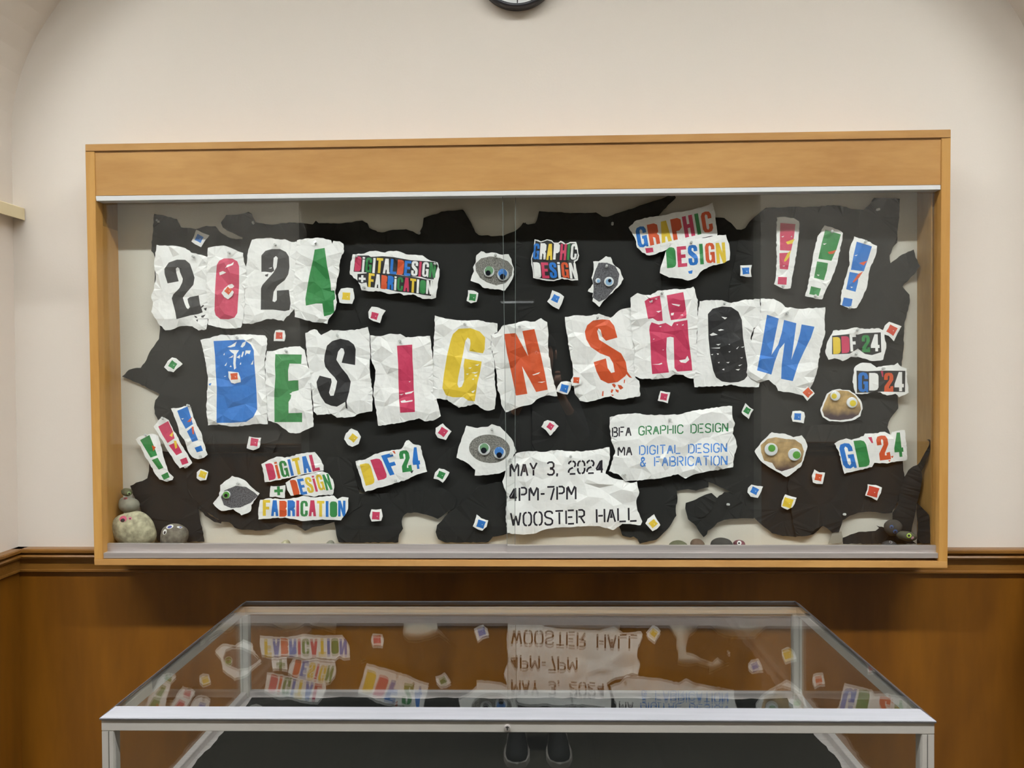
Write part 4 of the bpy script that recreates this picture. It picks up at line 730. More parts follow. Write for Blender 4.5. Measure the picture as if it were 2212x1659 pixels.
# ---------------------------------------------------------------- stencil lettering (single strokes with gaps)
SG = {
 'A': [[(0, 1), (.42, .06)], [(.58, .06), (1, 1)], 'f', [(.3, .7), (.5, .2), (.7, .7)]],
 'B': [[(0, 0), (0, 1)], [(.2, 0), (.7, 0), (.9, .12), (.9, .36), (.7, .47), (.2, .47)], [(.2, .53), (.75, .53), (1, .66), (1, .86), (.75, 1), (.2, 1)]],
 'C': [[(1, .25), (.95, .1), (.7, 0), (.35, 0), (.08, .12), (0, .3), (0, .7), (.08, .88), (.35, 1), (.7, 1), (.95, .9), (1, .75)]],
 'D': [[(0, 0), (0, 1)], [(.2, 0), (.65, 0), (.92, .12), (1, .3), (1, .7), (.92, .88), (.65, 1), (.2, 1)]],
 'E': [[(0, 0), (0, 1)], [(.22, 0), (1, 0)], [(.22, .5), (.8, .5)], [(.22, 1), (1, 1)]],
 'F': [[(0, 0), (0, 1)], [(.22, 0), (1, 0)], [(.22, .5), (.8, .5)]],
 'G': [[(1, .25), (.95, .1), (.7, 0), (.35, 0), (.08, .12), (0, .3), (0, .7), (.08, .88), (.35, 1), (.7, 1), (.95, .9), (1, .75), (1, .55), (.6, .55)]],
 'H': [[(0, 0), (0, 1)], [(1, 0), (1, 1)], [(.2, .5), (.8, .5)]],
 'I': [[(.5, 0), (.5, 1)]],
 'L': [[(0, 0), (0, .94)], [(.15, 1), (1, 1)]],
 'M': [[(0, .08), (0, 1)], [(.1, 0), (.5, .62), (.9, 0)], [(1, .08), (1, 1)], 'f', [(.06, .05), (.28, .2), (.24, .55), (.06, .2)]],
 'N': [[(0, 0), (0, 1)], [(.15, .05), (.85, .95)], [(1, 0), (1, 1)], 'f', [(.5, .45), (.9, .55), (.92, .98), (.75, .85)]],
 'O': [[(.42, 0), (.15, .06), (0, .25), (0, .75), (.15, .94), (.42, 1)], [(.58, 0), (.85, .06), (1, .25), (1, .75), (.85, .94), (.58, 1)]],
 'P': [[(0, 0), (0, 1)], [(.2, 0), (.7, 0), (.95, .12), (.95, .4), (.7, .52), (.2, .52)]],
 'R': [[(0, 0), (0, 1)], [(.2, 0), (.7, 0), (.95, .12), (.95, .4), (.7, .5), (.2, .5)], [(.5, .56), (.98, 1)]],
 'S': [[(1, .2), (.9, .06), (.65, 0), (.3, 0), (.06, .1), (.02, .3), (.2, .44), (.8, .56), (.98, .7), (.94, .9), (.7, 1), (.3, 1), (.08, .94), (0, .8)]],
 'T': [[(0, 0), (1, 0)], [(.5, .1), (.5, 1)]],
 'W': [[(0, 0), (.25, .95)], [(.25, .95), (.5, .25), (.75, .95)], [(.78, .95), (1, 0)], 'f', [(.2, .5), (.48, .35), (.3, .9)]],
 'Y': [[(0, 0), (.48, .5)], [(1, 0), (.52, .5)], [(.5, .55), (.5, 1)]],
 '0': [[(.42, 0), (.15, .06), (0, .25), (0, .42)], [(0, .56), (0, .75), (.15, .94), (.42, 1)], [(.58, 0), (.85, .06), (1, .25), (1, .42)], [(1, .56), (1, .75), (.85, .94), (.58, 1)]],
 '2': [[(0, .22), (.08, .08), (.35, 0), (.42, 0)], [(.56, 0), (.85, .05), (1, .2), (.95, .36), (.8, .45)], [(.65, .5), (.2, .6), (0, .75), (0, .9)], [(.15, 1), (1, 1)]],
 '3': [[(0, .1), (.3, 0), (.7, 0), (.95, .12), (.95, .36), (.75, .46), (.4, .47)], [(.4, .53), (.8, .55), (1, .68), (1, .86), (.75, 1), (.3, 1), (0, .9)]],
 '4': [[(.8, 0), (.8, 1)], [(.66, .06), (0, .7)], [(0, .74), (1, .74)], 'f', [(.74, .1), (.74, .72), (.2, .72)]],
 '7': [[(0, 0), (1, 0)], [(.95, .1), (.5, 1)]],
 ',': [[(.5, .9), (.25, 1.15)]], '-': [[(0, .52), (1, .52)]],
 '&': [[(.9, 1), (.2, .3), (.2, .1), (.45, 0), (.7, .1), (.7, .3), (.1, .6), (.05, .85), (.3, 1), (.6, .95), (.95, .6)], [(.3, .12), (.66, .12)]],
}
SW = {'I': .12, ',': .25, '-': .5, ' ': .75, 'M': 1.1, 'W': 1.15}
def stencil(s, col, crop, tl, tr, dn, lw, what):
    """each character becomes one print; its strokes are ribbons merged by the triangulation"""
    gap = .34; W_ = [SW.get(c, .92) for c in s]; tot = sum(W_)+gap*(len(s)-1); x = 0; out = []
    for c, w_ in zip(s, W_):
        if c != ' ':
            f = lambda u, v: (tl[0]+(tr[0]-tl[0])*(x+w_*u)/tot+dn[0]*v, tl[1]+(tr[1]-tl[1])*(x+w_*u)/tot+dn[1]*v)
            fill = False
            for st in SG[c]:
                if st == 'f': fill = True; continue
                P = [f(*p) for p in st]
                if fill: out.append((c, P)); continue
                for i in range(len(P)-1):
                    a, b = P[i], P[i+1]; dx, dy = b[0]-a[0], b[1]-a[1]; d = math.hypot(dx, dy); ex = lw*.22/d
                    a = (a[0]-dx*ex*(i > 0), a[1]-dy*ex*(i > 0)); b = (b[0]+dx*ex*(i < len(P)-2), b[1]+dy*ex*(i < len(P)-2))
                    nx_, ny_ = -dy/d*lw/2, dx/d*lw/2
                    out.append((c, [(a[0]-nx_, a[1]-ny_), (b[0]-nx_, b[1]-ny_), (b[0]+nx_, b[1]+ny_), (a[0]+nx_, a[1]+ny_)]))
        x += w_+gap
    return [('stencil_stroke', INK[col], [px(crop, p) for p in P], None) for c, P in out]
def text_sheet(label, crop, outline, words, dy, cr):
    """stencil strokes are gathered into one print per word"""
    SEED[0] += 1
    allp = []; owners = []
    for wd in words:
        s = stencil(*wd); allp += s; owners += [(wd[0], wd[1])]*len(s)
    root = sheet('notice_sheet', label, 'paper', None, [px(crop, p) for p in outline], WY0-dy, WHITE, [(p[0]+str(i), p[1], p[2], None) for i, p in enumerate(allp)], crumple=cr, space=24, seed=SEED[0])
    # join the strokes of each word into one part
    kids = [(int(o.name[14:].split('.')[0]), o) for o in bpy.data.objects if o.parent == root and o.name.startswith('stencil_stroke')]
    for wd in words:
        mine = [o for i, o in kids if owners[i] == (wd[0], wd[1])]
        bm = bmesh.new()
        for o in mine: bm.from_mesh(o.data)
        me = bpy.data.meshes.new('stencil_lettering'); bm.to_mesh(me); bm.free()
        j = link('stencil_lettering', me, root, [INK[wd[1]]]); j['label'] = CNAME[wd[1]]+' stencilled words '+wd[0]
        for o in mine:
            bpy.data.objects.remove(o)
    return root
text_sheet('large crumpled notice with black stencilled date, time and WOOSTER HALL', 'G', [(-330, 705), (-230, 690), (-100, 695), (15, 680), (120, 690), (240, 690), (380, 670), (460, 655), (465, 740), (445, 820), (425, 880), (480, 915), (560, 935), (640, 960), (695, 950), (715, 1040), (690, 1110), (700, 1200), (740, 1290), (725, 1322), (640, 1310), (570, 1310), (490, 1362), (380, 1330), (260, 1330), (150, 1335), (0, 1340), (-100, 1360), (-180, 1395), (-290, 1400), (-410, 1390), (-425, 1250), (-420, 1150), (-410, 1080), (-440, 1000), (-455, 950), (-430, 880), (-420, 800), (-380, 760)],
           [('MAY 3, 2024', 'n', 'G', (-385, 798), (405, 765), (0, 108), 15, ''), ('4PM-7PM', 'n', 'G', (-392, 1005), (172, 988), (0, 112), 15, ''), ('WOOSTER HALL', 'n', 'G', (-382, 1218), (690, 1170), (2, 114), 15, '')], .001, .0085)
text_sheet('crumpled notice listing the two degree courses, stencilled in black, green and blue', 'G', [(462, 400), (560, 375), (680, 365), (800, 380), (970, 380), (1060, 375), (1170, 345), (1350, 320), (1480, 300), (1508, 305), (1510, 400), (1530, 450), (1510, 540), (1540, 600), (1550, 650), (1525, 720), (1515, 825), (1430, 845), (1300, 860), (1180, 890), (1110, 925), (1045, 885), (900, 920), (700, 940), (600, 945), (540, 890), (455, 860), (480, 780), (510, 690), (475, 600), (460, 480)],
           [('BFA', 'n', 'G', (487, 490), (643, 482), (0, 76), 11, ''), ('GRAPHIC DESIGN', 'g', 'G', (712, 480), (1470, 450), (0, 72), 10, ''), ('MA', 'n', 'G', (535, 655), (650, 650), (0, 74), 11, ''),
            ('DIGITAL DESIGN', 'L', 'G', (718, 645), (1460, 622), (0, 74), 10, ''), ('& FABRICATION', 'L', 'G', (724, 742), (1463, 730), (0, 78), 10, '')], .004, .0085)

# ---------------------------------------------------------------- printed stone pictures with plastic googly eyes
STG = mat('stone_print_grey', srgb(128, 126, 120), .8, noise=.75, nscale=330)
STD = mat('stone_print_dark', srgb(96, 96, 100), .8, noise=.7, nscale=300)
STT = mat('stone_print_tan', srgb(172, 144, 98), .8, noise=.4, nscale=45)
STS = None
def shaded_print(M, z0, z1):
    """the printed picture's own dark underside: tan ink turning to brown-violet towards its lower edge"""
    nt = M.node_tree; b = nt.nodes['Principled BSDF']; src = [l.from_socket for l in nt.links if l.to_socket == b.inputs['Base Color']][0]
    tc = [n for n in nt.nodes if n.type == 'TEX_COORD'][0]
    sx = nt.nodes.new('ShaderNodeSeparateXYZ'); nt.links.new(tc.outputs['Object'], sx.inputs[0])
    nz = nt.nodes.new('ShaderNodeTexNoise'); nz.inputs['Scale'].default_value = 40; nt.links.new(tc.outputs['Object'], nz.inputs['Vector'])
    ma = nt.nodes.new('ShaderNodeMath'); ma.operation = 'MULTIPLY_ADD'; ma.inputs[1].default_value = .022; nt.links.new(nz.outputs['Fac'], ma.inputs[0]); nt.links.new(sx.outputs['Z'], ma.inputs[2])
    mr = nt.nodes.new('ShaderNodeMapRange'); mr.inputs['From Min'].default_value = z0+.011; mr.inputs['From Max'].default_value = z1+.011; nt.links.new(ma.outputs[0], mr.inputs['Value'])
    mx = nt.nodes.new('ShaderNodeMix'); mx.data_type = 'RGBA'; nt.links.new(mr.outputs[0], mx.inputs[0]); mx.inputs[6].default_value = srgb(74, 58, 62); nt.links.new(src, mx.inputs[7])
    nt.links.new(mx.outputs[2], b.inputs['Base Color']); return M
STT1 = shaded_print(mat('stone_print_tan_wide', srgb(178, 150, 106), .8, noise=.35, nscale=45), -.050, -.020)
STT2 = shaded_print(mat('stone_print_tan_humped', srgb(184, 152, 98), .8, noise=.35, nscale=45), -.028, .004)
EYEW = mat('eye_white', srgb(232, 236, 238), .15); PUP = mat('eye_pupil', srgb(28, 30, 40), .2)
CLEAR = pane_mat('eye_dome', (1, 1, 1, 1))
def eye_on(root, crop, c, r, pc, prr, tint, Y, flat=False):
    """disc with rim, tinted iris area, pupil and a clear dome"""
    g = px(crop, c); C0 = unp(g[0], g[1], Y); R_ = r*K*(Y-CY)/F; loc = C0-root.location
    bm = bmesh.new(); lathe_y(bm, (0, 0, 0), [(0, -.0012), (R_*.9, -.0012), (R_, -.0004), (R_, .002), (0, .002)], 28)
    e = from_bm('googly_eye', bm, EYEW, root, smooth=False, local=True); e.location = loc
    def disc(nm, cc, rr, dy, M):
        h = px(crop, cc); q = unp(h[0], h[1], Y)-C0; b2 = bmesh.new(); lathe_y(b2, (q.x, 0, q.z), [(0, dy), (rr*K*(Y-CY)/F, dy), (rr*K*(Y-CY)/F, dy+.0006), (0, dy+.0006)], 22)
        return from_bm(nm, b2, M, e, local=True)
    if tint:
        tc, tr_, M = tint; disc('iris', tc, tr_, -.0019, M)['label'] = 'coloured iris'
    if pc: disc('pupil', pc, prr, -.0026, PUP)
    bm = bmesh.new(); lathe_y(bm, (0, 0, 0), [(R_, -.0006), (R_*.95, -.0024), (R_*.6, -.0034), (0, -.0038)], 24)
    from_bm('dome', bm, CLEAR, e, smooth=True, local=True)
IG = mat('iris_green', srgb(118, 165, 125), .3); IB = mat('iris_blue', srgb(78, 142, 220), .3); IG2 = mat('iris_leaf_green', srgb(92, 168, 70), .4); IY = mat('iris_yellow', srgb(232, 210, 50), .4); IPB = mat('iris_pale_blue', srgb(150, 190, 225), .3)
def stone_pic(label, crop, outline, stone, M, eyes, dy=.001, extra=(), cr=.0018):
    SEED[0] += 1
    P = [pr('printed_stone', M, rough(stone, 14, 1.2, random.Random(SEED[0])), crop)] + [pr('printed_shading', m_, p, crop) for m_, p in extra]
    r = sheet('stone_picture', label, 'paper', 'torn stone pictures', [px(crop, p) for p in outline], WY0-dy, WHITE, P, crumple=cr, space=18, seed=SEED[0])
    for e in eyes: eye_on(r, crop, *e, WY0-dy-cr-.0022)
    return r
stone_pic('torn picture of a rounded speckled grey stone with googly eyes, the upper one', 'B', [(1340, 562), (1380, 580), (1450, 575), (1520, 595), (1575, 590), (1600, 630), (1620, 720), (1615, 780), (1590, 830), (1545, 900), (1440, 885), (1370, 880), (1320, 840), (1250, 815), (1262, 770), (1280, 735), (1270, 700), (1295, 660), (1300, 600)],
          [(1290, 670), (1340, 625), (1420, 608), (1500, 620), (1570, 650), (1612, 700), (1602, 770), (1550, 835), (1470, 855), (1390, 830), (1330, 790), (1295, 730)], STG, [((1408, 738), 46, (1400, 750), 22, ((1408, 728), 36, IG)), ((1527, 765), 50, (1524, 782), 24, ((1524, 752), 38, IB))])
stone_pic('torn picture of an upright dark stone with one pale blue eye', 'C', [(430, 605), (470, 615), (500, 680), (550, 720), (580, 800), (545, 860), (470, 930), (400, 1000), (375, 1040), (315, 990), (320, 920), (275, 905), (320, 840), (305, 790), (325, 720), (320, 650), (370, 650)],
          [(368, 662), (440, 662), (510, 690), (545, 760), (530, 850), (480, 910), (430, 970), (370, 995), (318, 960), (325, 880), (318, 800), (335, 740)], STD, [((456, 823), 41, (462, 815), 14, ((456, 826), 28, IPB)), ((362, 815), 22, None, 0, ((366, 818), 14, IPB))])
stone_pic('torn picture of an oval speckled grey stone with googly eyes, left of the date notice', 'F', [(1215, 472), (1310, 492), (1400, 480), (1430, 458), (1500, 480), (1560, 540), (1610, 600), (1640, 690), (1600, 760), (1560, 850), (1500, 880), (1380, 895), (1285, 898), (1290, 850), (1220, 790), (1130, 745), (1150, 650), (1190, 540)],
          [(1412+175*math.cos(t*math.pi/12), 670+122*math.sin(t*math.pi/12)+8*math.cos(t*math.pi/12)) for t in range(24)], STG, [((1367, 672), 52, (1363, 682), 25, ((1367, 660), 38, IG)), ((1497, 705), 52, (1495, 722), 24, ((1494, 692), 40, IB))], .003)
stone_pic('torn fish-shaped picture of a dark almond stone with one green eye', 'E', [(1190, 900), (1260, 920), (1310, 945), (1360, 1000), (1425, 1050), (1390, 1100), (1355, 1150), (1350, 1200), (1270, 1238), (1235, 1210), (1200, 1185), (1100, 1200), (1055, 1170), (1028, 1135), (1080, 1070), (1090, 980)],
          [(1095, 1080), (1125, 1025), (1220, 985), (1310, 995), (1380, 1040), (1412, 1070), (1350, 1130), (1260, 1170), (1180, 1175), (1120, 1150)], STD, [((1142, 1062), 34, (1140, 1066), 15, ((1142, 1062), 29, IG2))])
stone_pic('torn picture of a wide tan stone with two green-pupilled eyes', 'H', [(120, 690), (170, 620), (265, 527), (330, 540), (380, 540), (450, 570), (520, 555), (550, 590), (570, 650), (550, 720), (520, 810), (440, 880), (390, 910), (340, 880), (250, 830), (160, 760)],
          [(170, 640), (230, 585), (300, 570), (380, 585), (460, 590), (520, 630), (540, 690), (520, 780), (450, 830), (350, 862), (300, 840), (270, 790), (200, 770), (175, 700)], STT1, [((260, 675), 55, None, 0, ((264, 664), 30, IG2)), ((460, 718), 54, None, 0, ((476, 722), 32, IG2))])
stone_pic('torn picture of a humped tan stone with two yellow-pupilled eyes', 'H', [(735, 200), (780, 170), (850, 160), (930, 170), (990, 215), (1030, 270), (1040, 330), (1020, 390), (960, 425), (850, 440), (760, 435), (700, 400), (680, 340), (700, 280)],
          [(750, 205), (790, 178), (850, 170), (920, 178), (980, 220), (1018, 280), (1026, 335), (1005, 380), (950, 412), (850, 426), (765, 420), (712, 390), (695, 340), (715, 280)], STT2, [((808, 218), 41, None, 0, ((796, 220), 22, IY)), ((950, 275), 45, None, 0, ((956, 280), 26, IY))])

# ---------------------------------------------------------------- confetti scraps, each printed with one small square
def scrap(cx, cy, R_, rot, col, r, label, dx=0, dy_=0, on=0):
    SEED[0] += 1; rnd = random.Random(SEED[0]*3)
    a0 = math.radians(rot)
    ol = []
    for k in range(8):
        a = a0+k*math.pi/4+rnd.uniform(-.16, .16); q = R_*(1.12 if k % 2 == 0 else .88)*rnd.uniform(.82, 1.22)
        ol.append((cx+q*math.cos(a), cy+q*math.sin(a)))
    sq = []
    for k in range(8):
        a = a0+k*math.pi/4+rnd.uniform(-.1, .1); q = r*(1.3 if k % 2 == 0 else .88)
        sq.append((cx+dx+q*math.cos(a), cy+dy_+q*math.sin(a)))
    fl = (cx+dx+r*.25, cy+dy_+r*.2)
    return sheet('paper_scrap', label, 'paper scrap', 'small torn scraps with a printed square', ol, WY0-(.009 if on else .0), WHITE,
                 [('printed_square', INK[col], sq, CNAME[col]+' printed square'), (None, None, [(fl[0]-1.2, fl[1]-1), (fl[0]+1.4, fl[1]-1.2), (fl[0]+1, fl[1]+.6)], None)], crumple=.0022, space=10, seed=SEED[0], torn=(5, .5))
for a in [
 (431, 514, 16, 75, 'B', 8, 'scrap with a blue square above the first numeral 2 sheet', -1, 1),
 (373, 788, 16, 80, 'G', 8, 'scrap with a green square alone left of the blue letter D', 0, 0),
 (603, 725, 14, 48, 'R', 8, 'scrap with a red square above the green letter E', 0, 0),
 (492, 631, 13, 85, 'O', 7, 'scrap with an orange square pinned on the magenta zero', 1, -3, 1),
 (507, 815, 14, 40, 'O', 8, 'scrap with an orange square pinned on the blue letter D', -1, -2, 1),
 (747, 640, 18, 50, 'Y', 9, 'scrap with a yellow square beside the green numeral 4', 1, 0),
 (812, 680, 17, 60, 'M', 8, 'scrap with a magenta square below the boxed digital design sign', -3, 2),
 (1020, 642, 14, 55, 'G', 8, 'scrap with a green square under the upper grey stone picture', 1, 0),
 (1202, 647, 17, 70, 'B', 8, 'scrap with a blue square under the black graphic design sign', -2, -2),
 (1219, 839, 16, 60, 'B', 9, 'scrap with a blue square between the letters N and S', 0, 0),
 (1245, 822, 12, 48, 'O', 7, 'scrap with an orange square overlapping the orange S sheet', 0, -1, 1),
 (1611, 584, 14, 42, 'B', 8, 'scrap with a blue square left of the magenta exclamation mark', 0, 1),
 (1927, 713, 19, 75, 'R', 10, 'scrap with a red square right of the boxed DDF 24 sign', 0, 0),
 (1746, 849, 14, 90, 'O', 9, 'scrap with an orange square at the foot of the blue W sheet', -1, -1, 1),
 (1434, 857, 14, 60, 'M', 8, 'scrap with a magenta square under the letter H', 0, 0),
 (1614, 888, 13, 75, 'G', 7, 'scrap with a green square right of the degree notice', 0, -1),
 (1725, 900, 15, 50, 'B', 8, 'scrap with a blue square left of the humped tan stone picture', -2, 0),
 (1187, 921, 15, 80, 'M', 7, 'scrap with a magenta square above the date notice', 2, 0),
 (957, 933, 17, 80, 'M', 9, 'scrap with a magenta square under the yellow G sheet', 0, 0),
 (762, 947, 18, 85, 'Y', 8, 'scrap with a yellow square under the black letter S sheet', 1, -1),
 (549, 957, 16, 52, 'M', 9, 'scrap with a magenta square above the digital strip', 0, -2),
 (438, 1025, 14, 65, 'Y', 8, 'scrap with a yellow square right of the lower left exclamation marks', 0, 0),
 (953, 1025, 14, 70, 'G', 8, 'scrap with a green square left of the date notice', 0, 1),
 (813, 1114, 15, 45, 'M', 9, 'scrap with a magenta square right of the fabrication strip', -1, 0),
 (1037, 1131, 16, 65, 'B', 9, 'scrap with a blue square near the track left of the date notice', 2, 1),
 (1630, 1060, 15, 72, 'B', 8, 'scrap with a blue square below the wide tan stone picture', 0, 0),
 (1703, 1084, 16, 60, 'Y', 11, 'scrap with a big yellow patch at the lower right', -1, 2),
 (1768, 1031, 14, 55, 'O', 8, 'scrap with an orange square right of the wide tan stone picture', 0, 0),
 (1886, 1063, 17, 60, 'R', 12, 'scrap with a large red square below the coloured GD sign', 0, -1),
 (1410, 1131, 15, 95, 'Y', 8, 'scrap with a yellow square at the right of WOOSTER HALL', 1, 0)]:
    scrap(*a)

# ---------------------------------------------------------------- clear pushpins
PINM = mat('clear_pin_plastic', srgb(196, 198, 196), .12, spec=.9); STEEL = mat('pin_steel', srgb(190, 190, 190), .3, 1)
pin_me = []
bm = bmesh.new(); lathe_y(bm, (0, 0, 0), [(0, -.0092), (.0034, -.0092), (.0038, -.0084), (.0032, -.0076), (.0021, -.0066), (.0019, -.003), (.0036, -.0016), (.0040, -.0006), (.0038, 0), (0, 0)], 12); 
bmesh.ops.recalc_face_normals(bm, faces=bm.faces); pin_me.append(bpy.data.meshes.new('pushpin')); bm.to_mesh(pin_me[0]); bm.free(); pin_me[0].materials.append(PINM)
bm = bmesh.new(); tube(bm, [(0, -.001, 0), (0, .014, 0)], .0005, 6); pin_me.append(bpy.data.meshes.new('needle')); bm.to_mesh(pin_me[1]); bm.free(); pin_me[1].materials.append(STEEL)
for crop, p, where, dep in [
 ('A', (867, 615), 'in the first numeral 2 sheet', 5), ('A', (1172, 580), 'in the magenta zero sheet', 7), ('A', (1562, 512), 'in the second numeral 2 sheet', 5), ('A', (1905, 495), 'in the green numeral 4 sheet', 7),
 ('D', (993, 1240), 'in the top of the boxed DDF 24 sign', 5), ('D', (985, 1442), 'in the bottom of the boxed DDF 24 sign', 5), ('E', (1235, -275), 'in the top of the blue D sheet', 5), ('E', (1655, -160), 'in the green E sheet', 7),
 ('F', (113, -298), 'in the black S sheet', 6), ('F', (650, -248), 'in the magenta I sheet', 7), ('F', (1205, -395), 'in the yellow G sheet', 5), ('F', (1670, -370), 'in the orange N sheet', 6), ('G', (360, -450), 'in the orange S sheet', 5),
 ('G', (905, -655), 'in the magenta H sheet', 7), ('G', (1440, -568), 'in the black O sheet', 6), ('H', (393, -488), 'in the blue W sheet', 8), ('D', (780, 398), 'in the top of the upper green exclamation strip', 5), ('D', (635, 950), 'in the foot of the upper green exclamation strip', 5),
 ('D', (1062, 484), 'in the top of the upper blue exclamation strip', 5), ('D', (930, 1048), 'in the foot of the upper blue exclamation strip', 5), ('D', (360, 864), 'in the foot of the upper magenta exclamation strip', 5), ('H', (1212, -15), "in the boxed GD sign", 5),
 ('C', (1155, 495), 'in the white design strip', 7), ('B', (275, 607), 'in the upper left of the boxed digital design sign', 6), ('B', (950, 672), 'in the upper right of the boxed digital design sign', 6), ('B', (345, 875), 'in the lower left of the boxed digital design sign', 6),
 ('B', (1462, 600), 'in the upper grey stone picture', 4), ('C', (435, 695), 'in the upright dark stone picture', 4), ('F', (1432, 507), 'in the lower grey stone picture', 6), ('E', (1243, 965), 'in the fish-shaped stone picture', 4),
 ('G', (130, 735), 'in the date notice near its top middle', 5), ('F', (1590, 762), 'in the date notice at its upper left', 5), ('G', (975, 422), 'in the top of the degree notice', 8), ('G', (585, 890), 'in the lower left of the degree notice', 8),
 ('F', (610, 940), "in the foot of the coloured DDF sign", 4), ('F', (572, 714), "in the top of the coloured DDF sign", 4), ('E', (922, 735), 'in the foot of the lower blue exclamation strip', 4), ('E', (803, 822), 'in the foot of the lower magenta exclamation strip', 6),
 ('E', (640, 940), 'in the foot of the lower green exclamation strip', 4), ('E', (458, 556), 'in the top of the lower green exclamation strip', 4), ('E', (822, 303), 'in the top of the lower blue exclamation strip', 4), ('E', (600, 412), 'in the top of the lower magenta exclamation strip', 6),
 ('A', (562, 310), 'in the top left corner of the black backdrop', -17), ('A', (1372, 325), 'in the lobed black sheet at the top', -14), ('C', (485, 335), 'in the black sheet left of the graphic strip', -10), ('B', (812, 410), 'in the notch of the black sheet at the top', -12),
 ('D', (1165, 210), 'in the top right corner of the black backdrop', -12), ('H', (882, 1230), 'in the black sheet above the low black sheet', -8), ('G', (1468, 1145), 'in the arrow-shaped black scrap', -6)]:
    Y = WY0-dep*.001-.002 if dep > 0 else WY0-dep*.001-.004
    g = px(crop, p); P = unp(g[0], g[1], Y)
    o = bpy.data.objects.new('pushpin', pin_me[0]); COL.objects.link(o); o.location = P; o.rotation_euler = (random.uniform(-.35, .1), 0, random.uniform(-.25, .25))
    tag(o, 'clear pushpin '+where, 'pushpin', 'clear pushpins holding the papers')
    n = bpy.data.objects.new('needle', pin_me[1]); COL.objects.link(n); n.parent = o

# ---------------------------------------------------------------- painted stones on the case floor
FLOORZ = base.z+.0302
def from_top(x, top, Y):
    t = unp(x, top, Y).z; h = (t-FLOORZ)/2
    return (top+h*F/(Y-CY), h)
def stone(label, c, R_, M, seed, rot=(0, 0, 0), eyes=(), flat=.7, rough_=.12, rest=None):
    """c: photograph pixel of the centre and depth; R_: half sizes in metres"""
    P = unp(c[0], c[1], c[2]); rnd = random.Random(seed)
    bm = bmesh.new(); bmesh.ops.create_icosphere(bm, subdivisions=4, radius=1)
    ph = [rnd.uniform(0, 6) for _ in range(9)]
    for v in bm.verts:
        p = v.co.normalized()
        k = 1+rough_*(math.sin(2.1*p.x+ph[0])*math.cos(1.7*p.z+ph[1])+.6*math.sin(3.3*p.z+ph[2]+p.y*2)+.25*math.sin(7*p.x+ph[3])*math.sin(6*p.z+ph[4]))
        v.co = Vector((p.x*R_[0]*k, p.y*R_[1]*k, p.z*R_[2]*k))
    bmesh.ops.rotate(bm, matrix=Matrix.Rotation(rot[1], 3, 'Y'), verts=bm.verts)
    zmin = min(v.co.z for v in bm.verts)
    if rest is not None: P.z = rest-zmin
    if P.z+zmin < FLOORZ:
        for v in bm.verts:
            if v.co.z+P.z < FLOORZ: v.co.z = FLOORZ-P.z
    me = bpy.data.meshes.new('stone'); bm.to_mesh(me); bm.free()
    for p in me.polygons: p.use_smooth = True
    o = link('stone', me, None, [M]); o.location = P
    tag(o, label, 'stone', 'painted stones in the display case')
    bpy.context.view_layer.update()
    for e in eyes:
        (ex, ey), ex_r, ey_r, ang, parts = e
        root = None
        for i, (nm, sc, off, mt) in enumerate(parts):
            # painted oval: its rings are laid on the stone's own surface
            b2 = bmesh.new(); rings = []; cen_ = None
            for rr_ in (0, .35, .7, 1):
                ring = []
                for j in range(20 if rr_ else 1):
                    a = j*math.pi/10; u = math.cos(a)*ex_r*sc*rr_; w_ = math.sin(a)*ey_r*sc*rr_
                    X_ = ex+u*math.cos(ang)+w_*math.sin(ang)+off[0]*ex_r; Y_ = ey-u*math.sin(ang)+w_*math.cos(ang)-off[1]*ey_r
                    D = (unp(X_, Y_, 0)-CAM).normalized()
                    ok, hit, nrm, _ = o.ray_cast(CAM-P, D, distance=9)
                    if ok: ring.append(b2.verts.new(hit-D*(.0004+.0005*i)+nrm*.0003))
                    else: ring = None; break
                if not ring: break
                rings.append(ring)
            if len(rings) < 2: b2.free(); continue
            for j in range(20): b2.faces.new((rings[0][0], rings[1][j], rings[1][(j+1) % 20]))
            for k in range(1, len(rings)-1):
                for j in range(20): b2.faces.new((rings[k][j], rings[k+1][j], rings[k+1][(j+1) % 20], rings[k][(j+1) % 20]))
            q = from_bm(nm, b2, mt, root or o, local=True)
            if i == 0: root = q
    return o
SB = mat('stone_pale', srgb(172, 166, 138), .85, noise=.4, nscale=60, bump=.5, bscale=90)
SGR = mat('stone_grey', srgb(132, 130, 116), .85, noise=.2, nscale=40, bump=.4, bscale=120)
SDK = mat('stone_dark', srgb(110, 104, 92), .85, noise=.5, nscale=60, bump=.6, bscale=80)
SGN = mat('stone_greenish', srgb(98, 98, 74), .85, noise=.2, nscale=40, bump=.3)
SBR = mat('stone_brown', srgb(104, 84, 68), .8, noise=.3, nscale=50, bump=.3)
SVD = mat('stone_charcoal', srgb(62, 58, 52), .8, noise=.25, nscale=40, bump=.3)
SRD = mat('stone_maroon', srgb(112, 62, 70), .6, noise=.3, nscale=40, bump=.3)
PK = mat('paint_pink', srgb(205, 90, 120), .5); PD = mat('paint_dark', srgb(50, 40, 46), .5); PRD = mat('paint_red', srgb(140, 52, 50), .5); PBL = mat('paint_blue', srgb(60, 70, 150), .5)
PGN = mat('paint_lime', srgb(170, 200, 80), .4); PSB = mat('paint_steel_blue', srgb(60, 90, 140), .4); PWH = mat('paint_white', srgb(225, 225, 220), .5); PLG = mat('paint_pale_green', srgb(150, 175, 120), .4)
stone('big pale boulder-like stone with a pink-painted eye in the lower left corner', (290, 1146, .072), (.066, .034, .0600), SB, 3, (0, .35, 0),
      [((266, 1121), 8, 6.5, .3, (('painted_eye', 1, (0, 0), PK), ('pupil', .6, (-.1, -.45), PD))), ((281, 1120), 3.5, 3, .2, (('painted_eye', 1, (0, 0), PK), ('pupil', .55, (0, -.2), PD)))], rough_=.07)
